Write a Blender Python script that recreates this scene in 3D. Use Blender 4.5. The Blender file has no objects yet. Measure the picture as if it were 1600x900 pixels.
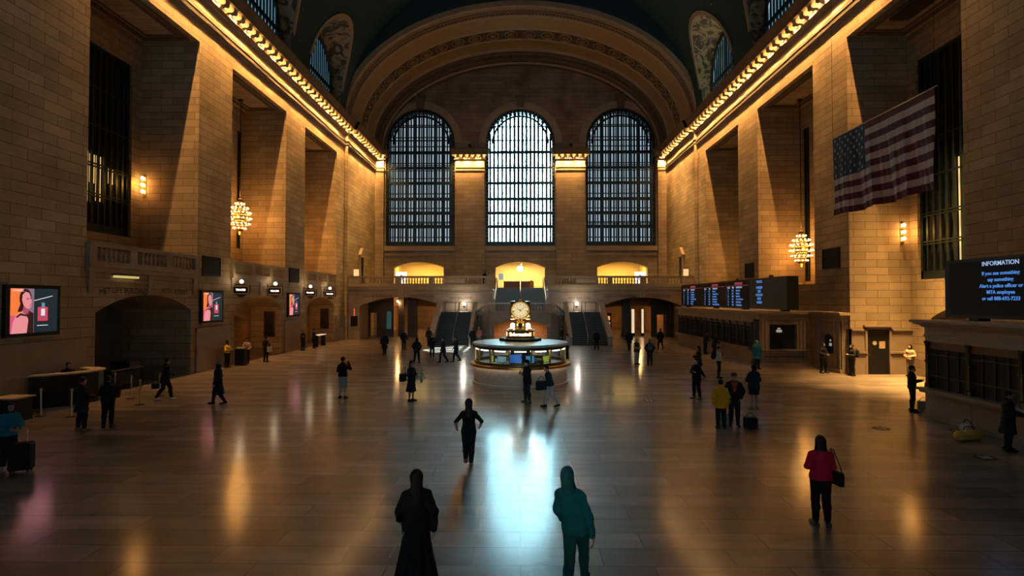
import bpy, math, random
import numpy as np
from mathutils import Vector, Matrix

# ------------------------------------------------------------------ camera, world, exposure
SC = bpy.context.scene
COL = SC.collection
F_PX, CAM_H = 850.0, 4.2
cam_data = bpy.data.cameras.new('camera')
cam_data.sensor_fit = 'HORIZONTAL'
cam_data.sensor_width = 36.0
cam_data.lens = 36.0 * F_PX / 1600.0
cam_data.clip_start = 0.1
cam_data.clip_end = 400.0
camera = bpy.data.objects.new('camera', cam_data)
COL.objects.link(camera)
camera.location = (0, 0, CAM_H)
camera.rotation_euler = (math.pi / 2 + math.atan(18 / F_PX), 0, math.atan(13 / F_PX))
SC.camera = camera

world = bpy.data.worlds.new('world')
SC.world = world
world.use_nodes = True
world.node_tree.nodes['Background'].inputs[0].default_value = (0.16, 0.38, 0.52, 1)
world.node_tree.nodes['Background'].inputs[1].default_value = 0.55

SC.view_settings.view_transform = 'Standard'
SC.view_settings.look = 'None'
SC.view_settings.gamma = 1.0
SC.view_settings.use_curve_mapping = False
SC.view_settings.exposure = 0.0
SC.cycles.max_bounces = 6
SC.cycles.diffuse_bounces = 1
SC.cycles.glossy_bounces = 4
SC.cycles.sample_clamp_indirect = 4.0

# low winter sun from the right, reaching the floor through one side lunette
sun_data = bpy.data.lights.new('sun', 'SUN'); sun_data.energy = 150.0; sun_data.angle = math.radians(0.15); sun_data.color = (0.86, 0.95, 1.0)
sun = bpy.data.objects.new('sun', sun_data); COL.objects.link(sun)
sun.rotation_euler = Vector((-24.5, -4.5, -26)).to_track_quat('-Z', 'Y').to_euler()

# light levels -------------------------------------------------------------
DAY_CENTER = 52.0      # sunlit facade across the street, seen through the middle end window
DAY_SIDE = 0.5         # the two side windows look onto a dark facade
DAY_LUNETTE = 0.40
DAY_WEST = 26.0  # glow of the card added behind the viewer
CORNICE_W = 410.0      # watts of each lamp strip behind the cornice
CHAND_W = 62.0
WARM = (1.0, 0.50, 0.145)
WARM2 = (1.0, 0.37, 0.055)
YELLOW = (1.0, 0.62, 0.16)

# ------------------------------------------------------------------ helpers
R = math.radians
PI = math.pi


class MB:
    """collects polygons for one mesh object"""
    def __init__(self):
        self.v = []; self.f = []; self.m = []; self.cur = 0

    def add(self, verts, faces):
        b = len(self.v)
        self.v.extend([tuple(p) for p in verts])
        for f in faces:
            self.f.append(tuple(i + b for i in f)); self.m.append(self.cur)

    def box(self, x0, x1, y0, y1, z0, z1):
        self.add([(x0, y0, z0), (x1, y0, z0), (x1, y1, z0), (x0, y1, z0),
                  (x0, y0, z1), (x1, y0, z1), (x1, y1, z1), (x0, y1, z1)],
                 [(0, 3, 2, 1), (4, 5, 6, 7), (0, 1, 5, 4), (1, 2, 6, 5), (2, 3, 7, 6), (3, 0, 4, 7)])

    def cbox(self, c, s):
        self.box(c[0]-s[0]/2, c[0]+s[0]/2, c[1]-s[1]/2, c[1]+s[1]/2, c[2]-s[2]/2, c[2]+s[2]/2)

    def quad(self, a, b, c, d):
        self.add([a, b, c, d], [(0, 1, 2, 3)])

    def grid(self, rows, close_u=False, close_v=False):
        n, m = len(rows), len(rows[0])
        vs = [p for r in rows for p in r]
        fs = []
        for i in range(n if close_u else n - 1):
            for j in range(m if close_v else m - 1):
                i2, j2 = (i + 1) % n, (j + 1) % m
                fs.append((i*m+j, i2*m+j, i2*m+j2, i*m+j2))
        self.add(vs, fs)

    def lathe(self, prof, c=(0, 0, 0), seg=16, axis='z', a0=0.0, a1=2*PI):
        full = abs(a1 - a0 - 2*PI) < 1e-6
        n = seg if full else seg + 1
        rows = []
        for k in range(n):
            a = a0 + (a1 - a0) * k / seg
            ca, sa = math.cos(a), math.sin(a)
            row = []
            for r, h in prof:
                if axis == 'z': p = (c[0]+r*ca, c[1]+r*sa, c[2]+h)
                elif axis == 'y': p = (c[0]+r*ca, c[1]+h, c[2]+r*sa)
                else: p = (c[0]+h, c[1]+r*ca, c[2]+r*sa)
                row.append(p)
            rows.append(row)
        self.grid(rows, close_u=full)

    def cyl(self, c, r, h, seg=12, axis='z', r2=None):
        r2 = r if r2 is None else r2
        self.lathe([(0, 0), (r, 0), (r2, h), (0, h)], c, seg, axis)

    def ball(self, c, r, seg=12, rings=8, sz=1.0):
        prof = [(r*math.sin(PI*k/rings), -r*sz*math.cos(PI*k/rings)) for k in range(rings+1)]
        self.lathe(prof, c, seg)

    def tube(self, pts, r, seg=6, cap=True):
        pts = [Vector(p) for p in pts]
        rows = []
        n = len(pts)
        rr = r if isinstance(r, (list, tuple)) else [r]*n
        up = None
        for i, p in enumerate(pts):
            t = (pts[min(i+1, n-1)] - pts[max(i-1, 0)])
            if t.length < 1e-9: t = Vector((0, 0, 1))
            t.normalize()
            if up is None:
                up = Vector((0, 0, 1)) if abs(t.z) < 0.9 else Vector((1, 0, 0))
            a = t.cross(up)
            if a.length < 1e-6:
                a = t.cross(Vector((0, 1, 0)))
            a.normalize(); b = a.cross(t).normalized(); up = b
            rows.append([p + (a*math.cos(2*PI*k/seg) + b*math.sin(2*PI*k/seg))*rr[i] for k in range(seg)])
        self.grid(rows, close_v=True)
        if cap:
            self.add(rows[0], [tuple(range(seg))]); self.add(rows[-1], [tuple(reversed(range(seg)))])

    def prism(self, poly, fn, d0, d1):
        """poly: 2D outline (u,v); fn(u,v,d) -> xyz; extruded from d0 to d1"""
        n = len(poly)
        a = [fn(u, v, d0) for u, v in poly]; b = [fn(u, v, d1) for u, v in poly]
        self.add(a + b, [tuple(range(n)), tuple(reversed(range(n, 2*n)))] +
                 [(i, (i+1) % n, n+(i+1) % n, n+i) for i in range(n)])

    def build(self, name, mats, parent=None, smooth=False, loc=None, fix=True):
        me = bpy.data.meshes.new(name)
        me.from_pydata(self.v, [], self.f)
        if not isinstance(mats, (list, tuple)): mats = [mats]
        for m in mats: me.materials.append(m)
        if len(mats) > 1: me.polygons.foreach_set('material_index', self.m)
        if fix:
            import bmesh
            bm = bmesh.new(); bm.from_mesh(me)
            bmesh.ops.remove_doubles(bm, verts=bm.verts, dist=1e-5)
            bmesh.ops.recalc_face_normals(bm, faces=bm.faces)
            bm.to_mesh(me); bm.free()
        if smooth:
            me.polygons.foreach_set('use_smooth', [True]*len(me.polygons))
            if smooth == 'auto':
                try: me.set_sharp_from_angle(angle=R(35))
                except Exception: pass
        me.update()
        o = bpy.data.objects.new(name, me)
        COL.objects.link(o)
        if parent is not None: o.parent = parent
        if loc is not None: o.location = loc
        return o


def tag(o, label=None, cat=None, group=None, kind=None):
    if label: o['label'] = label
    if cat: o['category'] = cat
    if group: o['group'] = group
    if kind: o['kind'] = kind
    return o


def thing(name, label, cat, loc=(0, 0, 0), rz=0.0, group=None):
    o = bpy.data.objects.new(name, None)
    o.empty_display_size = 0.2
    COL.objects.link(o)
    o.location = loc; o.rotation_euler = (0, 0, rz)
    return tag(o, label, cat, group)


def struct(o):
    o['kind'] = 'structure'
    return o


def copy_tree(o, parent=None):
    c = o.copy(); COL.objects.link(c)
    if parent is not None: c.parent = parent
    for ch in list(o.children): copy_tree(ch, c)
    return c


def lamp(name, kind, loc, power, color, parent=None, radius=0.1, **kw):
    d = bpy.data.lights.new(name, kind)
    d.energy = power; d.color = color
    if kind in ('POINT', 'SPOT'): d.shadow_soft_size = radius
    for k, v in kw.items(): setattr(d, k, v)
    o = bpy.data.objects.new(name, d)
    COL.objects.link(o); o.location = loc
    if parent is not None: o.parent = parent
    return o


def text_mesh(body, size, parent, mat, fn, name='lettering', align='CENTER', extrude=0.004, bold=0.0, shear=0.0):
    """text laid out in 2D and mapped with fn(u, v, d) -> xyz; becomes one mesh"""
    cu = bpy.data.curves.new('text', 'FONT')
    cu.body = body; cu.size = size; cu.align_x = align; cu.align_y = 'CENTER'
    cu.extrude = extrude; cu.offset = bold; cu.shear = shear; cu.resolution_u = 3
    to = bpy.data.objects.new('text', cu); COL.objects.link(to)
    dg = bpy.context.evaluated_depsgraph_get()
    me = bpy.data.meshes.new_from_object(to.evaluated_get(dg))
    bpy.data.objects.remove(to); bpy.data.curves.remove(cu)
    for v in me.vertices: v.co = Vector(fn(v.co.x, v.co.y, v.co.z))
    me.materials.clear(); me.materials.append(mat); me.name = name
    o = bpy.data.objects.new(name, me); COL.objects.link(o)
    if parent is not None: o.parent = parent
    return o


# ------------------------------------------------------------------ materials
def new_mat(name):
    m = bpy.data.materials.new(name); m.use_nodes = True
    nt = m.node_tree
    return m, nt, nt.nodes, nt.links, nt.nodes['Principled BSDF']


def plain(name, col, rough=0.5, metal=0.0, var=0.12, scale=6.0, spec=0.5, bump=0.0):
    m, nt, N, L, b = new_mat(name)
    tc = N.new('ShaderNodeTexCoord')
    nz = N.new('ShaderNodeTexNoise'); nz.inputs['Scale'].default_value = scale; nz.inputs['Detail'].default_value = 4
    L.new(tc.outputs['Object'], nz.inputs['Vector'])
    mr = N.new('ShaderNodeMapRange'); mr.inputs[3].default_value = 1 - var; mr.inputs[4].default_value = 1 + var
    L.new(nz.outputs['Fac'], mr.inputs[0])
    mx = N.new('ShaderNodeVectorMath'); mx.operation = 'SCALE'
    mx.inputs[0].default_value = col
    L.new(mr.outputs[0], mx.inputs['Scale'])
    L.new(mx.outputs[0], b.inputs['Base Color'])
    b.inputs['Roughness'].default_value = rough; b.inputs['Metallic'].default_value = metal
    b.inputs['Specular IOR Level'].default_value = spec
    if bump:
        bp = N.new('ShaderNodeBump'); bp.inputs['Strength'].default_value = bump; bp.inputs['Distance'].default_value = 0.02
        L.new(nz.outputs['Fac'], bp.inputs['Height']); L.new(bp.outputs[0], b.inputs['Normal'])
    return m


def glow(name, col, strength):
    m, nt, N, L, b = new_mat(name)
    b.inputs['Base Color'].default_value = (col[0]*.6, col[1]*.6, col[2]*.6, 1)
    b.inputs['Emission Color'].default_value = (*col, 1)
    b.inputs['Emission Strength'].default_value = strength
    b.inputs['Roughness'].default_value = 0.4
    return m


def stone(name, col, row=0.43, width=1.3, mortar=0.014, var=0.20, rough=0.75, soot=0.25, bump=0.35):
    """ashlar: courses run horizontally on every vertical face"""
    m, nt, N, L, b = new_mat(name)
    geo = N.new('ShaderNodeNewGeometry')
    sp = N.new('ShaderNodeSeparateXYZ'); L.new(geo.outputs['Position'], sp.inputs[0])
    sn = N.new('ShaderNodeSeparateXYZ'); L.new(geo.outputs['True Normal'], sn.inputs[0])
    ab = N.new('ShaderNodeMath'); ab.operation = 'ABSOLUTE'; L.new(sn.outputs[0], ab.inputs[0])
    gt = N.new('ShaderNodeMath'); gt.operation = 'GREATER_THAN'; gt.inputs[1].default_value = 0.7; L.new(ab.outputs[0], gt.inputs[0])
    mu = N.new('ShaderNodeMix'); mu.data_type = 'FLOAT'
    L.new(gt.outputs[0], mu.inputs['Factor']); L.new(sp.outputs[0], mu.inputs[2]); L.new(sp.outputs[1], mu.inputs[3])
    az = N.new('ShaderNodeMath'); az.operation = 'ABSOLUTE'; L.new(sn.outputs[2], az.inputs[0])
    gz = N.new('ShaderNodeMath'); gz.operation = 'GREATER_THAN'; gz.inputs[1].default_value = 0.7; L.new(az.outputs[0], gz.inputs[0])
    mv = N.new('ShaderNodeMix'); mv.data_type = 'FLOAT'
    L.new(gz.outputs[0], mv.inputs['Factor']); L.new(sp.outputs[2], mv.inputs[2]); L.new(sp.outputs[1], mv.inputs[3])
    cb = N.new('ShaderNodeCombineXYZ'); L.new(mu.outputs[0], cb.inputs[0]); L.new(mv.outputs[0], cb.inputs[1])
    br = N.new('ShaderNodeTexBrick')
    br.offset = 0.5; br.inputs['Scale'].default_value = 1.0
    br.inputs['Brick Width'].default_value = width; br.inputs['Row Height'].default_value = row
    br.inputs['Mortar Size'].default_value = mortar; br.inputs['Mortar Smooth'].default_value = 0.1
    c1 = tuple(c * (1 + var * .55) for c in col); c2 = tuple(c * (1 - var * .9) for c in col)
    br.inputs['Color1'].default_value = (*c1, 1); br.inputs['Color2'].default_value = (*c2, 1)
    br.inputs['Mortar'].default_value = (*(c * .35 for c in col), 1)
    L.new(cb.outputs[0], br.inputs['Vector'])
    nz = N.new('ShaderNodeTexNoise'); nz.inputs['Scale'].default_value = 0.45; nz.inputs['Detail'].default_value = 6
    L.new(geo.outputs['Position'], nz.inputs['Vector'])
    mr = N.new('ShaderNodeMapRange'); mr.inputs[1].default_value = .3; mr.inputs[2].default_value = .7
    mr.inputs[3].default_value = 1 - soot; mr.inputs[4].default_value = 1 + soot * .5
    L.new(nz.outputs['Fac'], mr.inputs[0])
    n2 = N.new('ShaderNodeTexNoise'); n2.inputs['Scale'].default_value = 9; n2.inputs['Detail'].default_value = 5
    L.new(geo.outputs['Position'], n2.inputs['Vector'])
    m2 = N.new('ShaderNodeMapRange'); m2.inputs[3].default_value = .85; m2.inputs[4].default_value = 1.15
    L.new(n2.outputs['Fac'], m2.inputs[0])
    mm = N.new('ShaderNodeMath'); mm.operation = 'MULTIPLY'; L.new(mr.outputs[0], mm.inputs[0]); L.new(m2.outputs[0], mm.inputs[1])
    vs = N.new('ShaderNodeVectorMath'); vs.operation = 'SCALE'
    L.new(br.outputs['Color'], vs.inputs[0]); L.new(mm.outputs[0], vs.inputs['Scale'])
    L.new(vs.outputs[0], b.inputs['Base Color'])
    b.inputs['Roughness'].default_value = rough
    b.inputs['Specular IOR Level'].default_value = 0.3
    bp = N.new('ShaderNodeBump'); bp.inputs['Strength'].default_value = bump; bp.inputs['Distance'].default_value = 0.03
    bp.invert = True
    L.new(br.outputs['Fac'], bp.inputs['Height']); L.new(bp.outputs[0], b.inputs['Normal'])
    return m


def floor_mat():
    m, nt, N, L, b = new_mat('polished_marble')
    geo = N.new('ShaderNodeNewGeometry')
    br = N.new('ShaderNodeTexBrick'); br.offset = 0.37; br.offset_frequency = 2
    br.inputs['Scale'].default_value = 1.0
    br.inputs['Brick Width'].default_value = 2.1; br.inputs['Row Height'].default_value = 0.62
    br.inputs['Mortar Size'].default_value = 0.014; br.inputs['Mortar Smooth'].default_value = 0.3
    br.inputs['Color1'].default_value = (0.33, 0.255, 0.205, 1); br.inputs['Color2'].default_value = (0.095, 0.075, 0.062, 1)
    br.inputs['Mortar'].default_value = (0.04, 0.03, 0.025, 1)
    br.inputs['Bias'].default_value = -0.1
    L.new(geo.outputs['Position'], br.inputs['Vector'])
    nz = N.new('ShaderNodeTexNoise'); nz.inputs['Scale'].default_value = 1.0; nz.inputs['Detail'].default_value = 8
    mp = N.new('ShaderNodeMapping'); mp.inputs['Scale'].default_value = (0.55, 2.2, 1)
    L.new(geo.outputs['Position'], mp.inputs[0]); L.new(mp.outputs[0], nz.inputs['Vector'])
    mr = N.new('ShaderNodeMapRange'); mr.inputs[1].default_value = .3; mr.inputs[2].default_value = .7
    mr.inputs[3].default_value = .50; mr.inputs[4].default_value = 1.32
    L.new(nz.outputs['Fac'], mr.inputs[0])
    vs = N.new('ShaderNodeVectorMath'); vs.operation = 'SCALE'
    L.new(br.outputs['Color'], vs.inputs[0]); L.new(mr.outputs[0], vs.inputs['Scale'])
    L.new(vs.outputs[0], b.inputs['Base Color'])
    rr = N.new('ShaderNodeMapRange'); rr.inputs[3].default_value = .38; rr.inputs[4].default_value = .48
    L.new(nz.outputs['Fac'], rr.inputs[0]); L.new(rr.outputs[0], b.inputs['Roughness'])
    b.inputs['Specular IOR Level'].default_value = 0.75
    b.inputs['Coat Weight'].default_value = 0.75; b.inputs['Coat Roughness'].default_value = 0.155; b.inputs['Coat IOR'].default_value = 1.75
    # slight unevenness of the worn slabs stretches reflections towards the viewer
    n3 = N.new('ShaderNodeTexNoise'); n3.inputs['Scale'].default_value = 1.0; n3.inputs['Detail'].default_value = 3
    mp3 = N.new('ShaderNodeMapping'); mp3.inputs['Scale'].default_value = (1.1, 3.2, 1)
    L.new(geo.outputs['Position'], mp3.inputs[0]); L.new(mp3.outputs[0], n3.inputs['Vector'])
    bp = N.new('ShaderNodeBump'); bp.inputs['Strength'].default_value = 0.06; bp.inputs['Distance'].default_value = 0.05
    L.new(n3.outputs['Fac'], bp.inputs['Height']); L.new(bp.outputs[0], b.inputs['Normal'])
    return m


def vault_mat():
    m, nt, N, L, b = new_mat('zodiac_plaster')
    geo = N.new('ShaderNodeNewGeometry')
    vo = N.new('ShaderNodeTexVoronoi'); vo.inputs['Scale'].default_value = 0.55
    L.new(geo.outputs['Position'], vo.inputs['Vector'])
    lt = N.new('ShaderNodeMath'); lt.operation = 'LESS_THAN'; lt.inputs[1].default_value = 0.045
    L.new(vo.outputs['Distance'], lt.inputs[0])
    nz = N.new('ShaderNodeTexNoise'); nz.inputs['Scale'].default_value = 0.35; nz.inputs['Detail'].default_value = 6
    L.new(geo.outputs['Position'], nz.inputs['Vector'])
    cr = N.new('ShaderNodeMix'); cr.data_type = 'RGBA'
    cr.inputs[6].default_value = (0.008, 0.036, 0.050, 1); cr.inputs[7].default_value = (0.013, 0.055, 0.070, 1)
    L.new(nz.outputs['Fac'], cr.inputs['Factor'])
    c2 = N.new('ShaderNodeMix'); c2.data_type = 'RGBA'; c2.inputs[7].default_value = (0.5, 0.45, 0.15, 1)
    L.new(lt.outputs[0], c2.inputs['Factor']); L.new(cr.outputs[2], c2.inputs[6])
    L.new(c2.outputs[2], b.inputs['Base Color'])
    b.inputs['Roughness'].default_value = 0.8
    return m


def relief_mat(name, base, dark, scale=1.3):
    """modelled plaster with relief ornament, darker in its hollows"""
    m, nt, N, L, b = new_mat(name)
    geo = N.new('ShaderNodeNewGeometry')
    nz = N.new('ShaderNodeTexNoise'); nz.inputs['Scale'].default_value = scale; nz.inputs['Detail'].default_value = 7
    nz.inputs['Distortion'].default_value = 1.6
    L.new(geo.outputs['Position'], nz.inputs['Vector'])
    rp = N.new('ShaderNodeValToRGB')
    rp.color_ramp.elements[0].position = 0.44; rp.color_ramp.elements[0].color = (*dark, 1)
    rp.color_ramp.elements[1].position = 0.56; rp.color_ramp.elements[1].color = (*base, 1)
    L.new(nz.outputs['Fac'], rp.inputs[0]); L.new(rp.outputs[0], b.inputs['Base Color'])
    bp = N.new('ShaderNodeBump'); bp.inputs['Strength'].default_value = 0.8; bp.inputs['Distance'].default_value = 0.15
    L.new(nz.outputs['Fac'], bp.inputs['Height']); L.new(bp.outputs[0], b.inputs['Normal'])
    b.inputs['Roughness'].default_value = 0.8
    return m


def glass_mat(name, col=(0.8, 0.9, 0.9), alpha_t=0.85):
    m, nt, N, L, b = new_mat(name)
    tr = N.new('ShaderNodeBsdfTransparent'); tr.inputs[0].default_value = (*col, 1)
    gl = N.new('ShaderNodeBsdfGlossy'); gl.inputs['Roughness'].default_value = 0.05
    mx = N.new('ShaderNodeMixShader'); mx.inputs[0].default_value = 1 - alpha_t
    L.new(tr.outputs[0], mx.inputs[1]); L.new(gl.outputs[0], mx.inputs[2])
    L.new(mx.outputs[0], N['Material Output'].inputs['Surface'])
    return m


M = {}
M['stone'] = stone('buff_ashlar', (0.47, 0.355, 0.225))
M['stone_end'] = stone('buff_ashlar_end', (0.44, 0.335, 0.215), row=0.5, width=1.6)
M['lintel'] = plain('buff_lintel_stone', (0.47, 0.36, 0.23), 0.75, var=0.25, scale=1.2, bump=0.2)
M['trim'] = plain('carved_stone', (0.42, 0.32, 0.21), 0.7, var=0.22, scale=2.5, bump=0.25)
M['dark_trim'] = plain('dark_carved_stone', (0.17, 0.125, 0.08), 0.8, var=0.3, scale=3)
M['shade_stone'] = plain('shaded_moulding', (0.045, 0.034, 0.024), 0.7, var=.3, scale=3)
M['marble'] = stone('tan_marble', (0.36, 0.275, 0.205), row=0.95, width=2.1, mortar=0.010, var=0.16, rough=0.35, soot=0.3, bump=0.1)
M['marble_plain'] = plain('polished_tan_marble', (0.36, 0.275, 0.205), 0.3, var=0.22, scale=2.2)
M['marble_dark'] = plain('dark_marble', (0.05, 0.042, 0.036), 0.3, var=0.3, scale=3)
M['booth_stone'] = plain('pinkish_speckled_marble', (0.62, 0.48, 0.37), 0.32, var=0.28, scale=7)
M['floor'] = floor_mat()
M['vault'] = vault_mat()
M['sail'] = relief_mat('plaster_relief', (0.42, 0.31, 0.18), (0.09, 0.065, 0.04), 1.1)
M['coffer'] = relief_mat('coffer_relief', (0.16, 0.115, 0.07), (0.045, 0.035, 0.03), 3.0)
M['arch_band'] = plain('gilt_plaster_band', (0.40, 0.27, 0.13), 0.7, var=0.25, scale=1.5)
M['arch_dark'] = plain('dark_plaster_band', (0.12, 0.09, 0.06), 0.75, var=0.3, scale=2)
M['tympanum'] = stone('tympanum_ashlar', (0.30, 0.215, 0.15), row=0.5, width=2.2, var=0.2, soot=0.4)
M['iron'] = plain('dark_iron', (0.018, 0.035, 0.045), 0.45, 0.6, var=0.2)
M['bronze'] = plain('dark_bronze', (0.10, 0.07, 0.035), 0.4, 0.8, var=0.25)
M['brass'] = plain('polished_brass', (0.78, 0.52, 0.20), 0.25, 1.0, var=0.12)
M['black'] = plain('black_enamel', (0.005, 0.0065, 0.008), 0.5, var=0.2, spec=.3)
M['soot'] = plain('black_recess', (0.006, 0.008, 0.01), 0.8, var=0.2)
M['steel'] = plain('brushed_steel', (0.42, 0.40, 0.38), 0.3, 1.0, var=0.1)
M['wood'] = plain('pale_oak', (0.55, 0.42, 0.27), 0.45, var=0.2, scale=3)
M['step'] = plain('blue_grey_step_stone', (0.16, 0.19, 0.21), 0.35, var=0.2, scale=2)
M['rail_marble'] = plain('bright_marble_rail', (0.55, 0.50, 0.45), 0.25, var=0.12)
M['ochre_wall'] = plain('ochre_plaster', (0.72, 0.56, 0.28), 0.7, var=0.08)
M['orange_wall'] = stone('orange_tiled_wall', (0.52, 0.33, 0.17), row=0.8, width=1.2, mortar=0.012, var=0.15, rough=0.4)
M['day_center'] = glow('frosted_daylight', (0.56, 0.86, 1.0), DAY_CENTER)
M['day_side'] = glow('frosted_daylight_dim', (0.66, 0.86, 1.0), DAY_SIDE)
M['day_lunette'] = glow('lunette_daylight', (0.30, 0.66, 0.85), DAY_LUNETTE)
M['day_west_side'] = glow('west_daylight_dim', (0.16, 0.50, 1.0), 0.5)
M['day_west'] = glow('west_card_glow', (0.80, 0.92, 1.0), DAY_WEST)
M['bulb'] = glow('warm_bulb', (1.0, 0.66, 0.24), 9.0)
M['bulb_hot'] = glow('hot_bulb', (1.0, 0.62, 0.22), 13.0)
M['globe'] = glow('white_globe', (1.0, 0.90, 0.72), 5.0)
M['amber_pane'] = glow('amber_lit_pane', (1.0, 0.62, 0.22), 0.9)
M['white_sign'] = glow('white_lit_sign', (1.0, 0.97, 0.90), 1.6)
M['glass'] = glass_mat('clear_glass')
# ------------------------------------------------------------------ the hall
HW = 18.6                       # half width, wall plane
BAYS = [(23.0, 31.0), (34.6, 42.7), (46.5, 54.6)]
LINTEL = 19.15
BALC = 5.6                      # balcony level
REC = 22.0                      # back of the wall recesses
Y_WEST, Y_EAST = -14.6, 68.6


class Op:                        # an opening: u-range, bottom, springing, rise of its (segmental) arch
    def __init__(s, u0, u1, zb, zs, rise=0.0):
        s.u0, s.u1, s.zb, s.zs, s.rise = u0, u1, zb, zs, rise
        s.c, s.w = (u0+u1)/2, (u1-u0)/2

    def top(s, u):
        if s.rise <= 0: return s.zs
        d = min(abs(u - s.c), s.w)
        Rr = (s.w*s.w + s.rise*s.rise) / (2*s.rise)
        return s.zs - (Rr - s.rise) + math.sqrt(max(Rr*Rr - d*d, 0))

    def outline(s, n=24):
        pts = [(s.u0, s.zb), (s.u0, s.zs)]
        if s.rise > 0:
            for k in range(1, n): 
                u = s.c - s.w*math.cos(PI*k/n)
                pts.append((u, s.top(u)))
        pts += [(s.u1, s.zs), (s.u1, s.zb)]
        return pts


def opened_wall(mb, P, u0, u1, z0, z1, ops, d0, d1, ztop=None, back=True):
    """wall slab between depths d0 and d1, P(u,z,d)->xyz, with openings and their reveals"""
    us = {u0, u1}
    for o in ops:
        n = 24 if o.rise > 0 else 1
        for k in range(n+1): us.add(round(o.c - o.w*math.cos(PI*k/n), 5))
    if ztop:
        for k in range(65): us.add(round(u0 + (u1-u0)*k/64, 5))
    us = sorted(u for u in us if u0 - 1e-6 <= u <= u1 + 1e-6)
    zt = ztop or (lambda u: z1)
    for a, b in zip(us[:-1], us[1:]):
        m = (a+b)/2
        inside = sorted([o for o in ops if o.u0 < m < o.u1], key=lambda o: o.zb)
        la, lb = z0, z0
        segs = []
        for o in inside:
            segs.append((la, lb, o.zb, o.zb)); la, lb = o.top(a), o.top(b)
        segs.append((la, lb, zt(a), zt(b)))
        for (p, q, r_, s_) in segs:
            if r_ - p < 1e-4 and s_ - q < 1e-4: continue
            mb.quad(P(a, p, d0), P(b, q, d0), P(b, s_, d0), P(a, r_, d0))
            if back: mb.quad(P(a, r_, d1), P(b, s_, d1), P(b, q, d1), P(a, p, d1))
    for o in ops:
        pts = o.outline()
        for (p, q) in zip(pts, pts[1:] + pts[:1]):
            if abs(p[1]-z0) < 1e-5 and abs(q[1]-z0) < 1e-5: continue
            mb.quad(P(p[0], p[1], d0), P(q[0], q[1], d0), P(q[0], q[1], d1), P(p[0], p[1], d1))


# floor ----------------------------------------------------------------------
mb = MB()
mb.box(-40, 40, Y_WEST - 6, 100, -0.3, 0.0)
struct(mb.build('floor', M['floor']))

# side walls -------------------------------------------------------------------
def PL(u, z, d): return (-HW - d, u, z)
def PR(u, z, d): return (HW + d, u, z)

left_ops, right_ops = [], []
for (a, b) in BAYS:
    left_ops += [Op(a, b, 5.75, LINTEL), Op(a+.55, b-.55, 0, 3.62, 0.82)]
right_ops = [Op(23.0, 31.0, 0.0, LINTEL), Op(34.6, 42.7, 5.2, LINTEL), Op(46.5, 54.6, 5.2, LINTEL)]

for nm, P, ops in (('wall_left', PL, left_ops), ('wall_right', PR, right_ops)):
    mb = MB()
    opened_wall(mb, P, Y_WEST, 57.2, 0, 20.45, ops, 0, REC - HW, back=False)
    # the wall steps inwards before the end wall
    s = -1 if nm == 'wall_left' else 1
    x1 = s*18.3
    mb.quad((s*HW, 57.2, 0), (x1, 57.2, 0), (x1, 57.2, 20.45), (s*HW, 57.2, 20.45))
    mb.quad((x1, 57.2, 0), (x1, Y_EAST, 0), (x1, Y_EAST, 20.45), (x1, 57.2, 20.45))
    # back of the recesses
    if s < 0:
        bops = [Op(24.3, 30.3, 7.7, 17.5, 0), Op(41.75, 42.62, 8.2, 17.5, 0)] + [Op(a+.55, b-.55, 0, 3.62, .82) for a, b in BAYS]
    else:
        bops = [Op(24.3, 30.4, 5.3, 17.5, 0), Op(41.55, 42.62, 5.6, 17.5, 0), Op(24.5, 29.5, 0, 3.2, .7)]
    opened_wall(mb, P, 18.0, 57.2, 0, 20.45, bops, REC - HW, REC - HW + .45, back=True)
    w = struct(mb.build(nm, M['stone']))
    # smooth lintel course and framed soffits above the openings
    l = MB()
    for (a, b) in BAYS:
        for (f0, f1, dz, dep) in ((0.35, 0.55, 0.10, .0), (0.75, 0.85, 0.05, .0)):
            x0, x1b = HW + f0, REC - f0
            ya, yb = a + f0, b - f0
            wv = f1 - f0 + .06
            for (p, q, r_, t) in ((x0, x1b, ya, ya+wv), (x0, x1b, yb-wv, yb), (x0, x0+wv, ya+wv, yb-wv), (x1b-wv, x1b, ya+wv, yb-wv)):
                l.box(min(s*p, s*q), max(s*p, s*q), r_, t, LINTEL - dz, LINTEL - .002)
    struct(l.build('trim_soffit_left' if s < 0 else 'trim_soffit_right', M['arch_dark']))
    # dark marble dado with mouldings on the piers
    d = MB()
    piers = [(18.2, 23.0), (31.0, 34.6), (42.7, 46.5), (54.6, 57.2)]
    for i, (a, b) in enumerate(piers):
        lo = [(0, 0.12, 1.18), (1.18, .17, 1.28), (1.28, 0.08, 2.45), (2.45, .14, 2.55)]
        for k, (z0, ex, z1) in enumerate(lo):
            xx0, xx1 = HW - ex, HW + .02
            d.box(min(s*xx0, s*xx1), max(s*xx0, s*xx1), a - ex, b + ex*0, z0, z1)
            # return along the reveal that faces the camera
            if (s > 0 and i == 1):
                d.box(HW - ex, 19.45, a - ex, a + .02, z0, z1)
                d.box(20.72, REC, a - ex, a + .02, z0, z1)
    struct(d.build('baseboard_left' if s < 0 else 'baseboard_right', M['marble_plain']))

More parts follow.
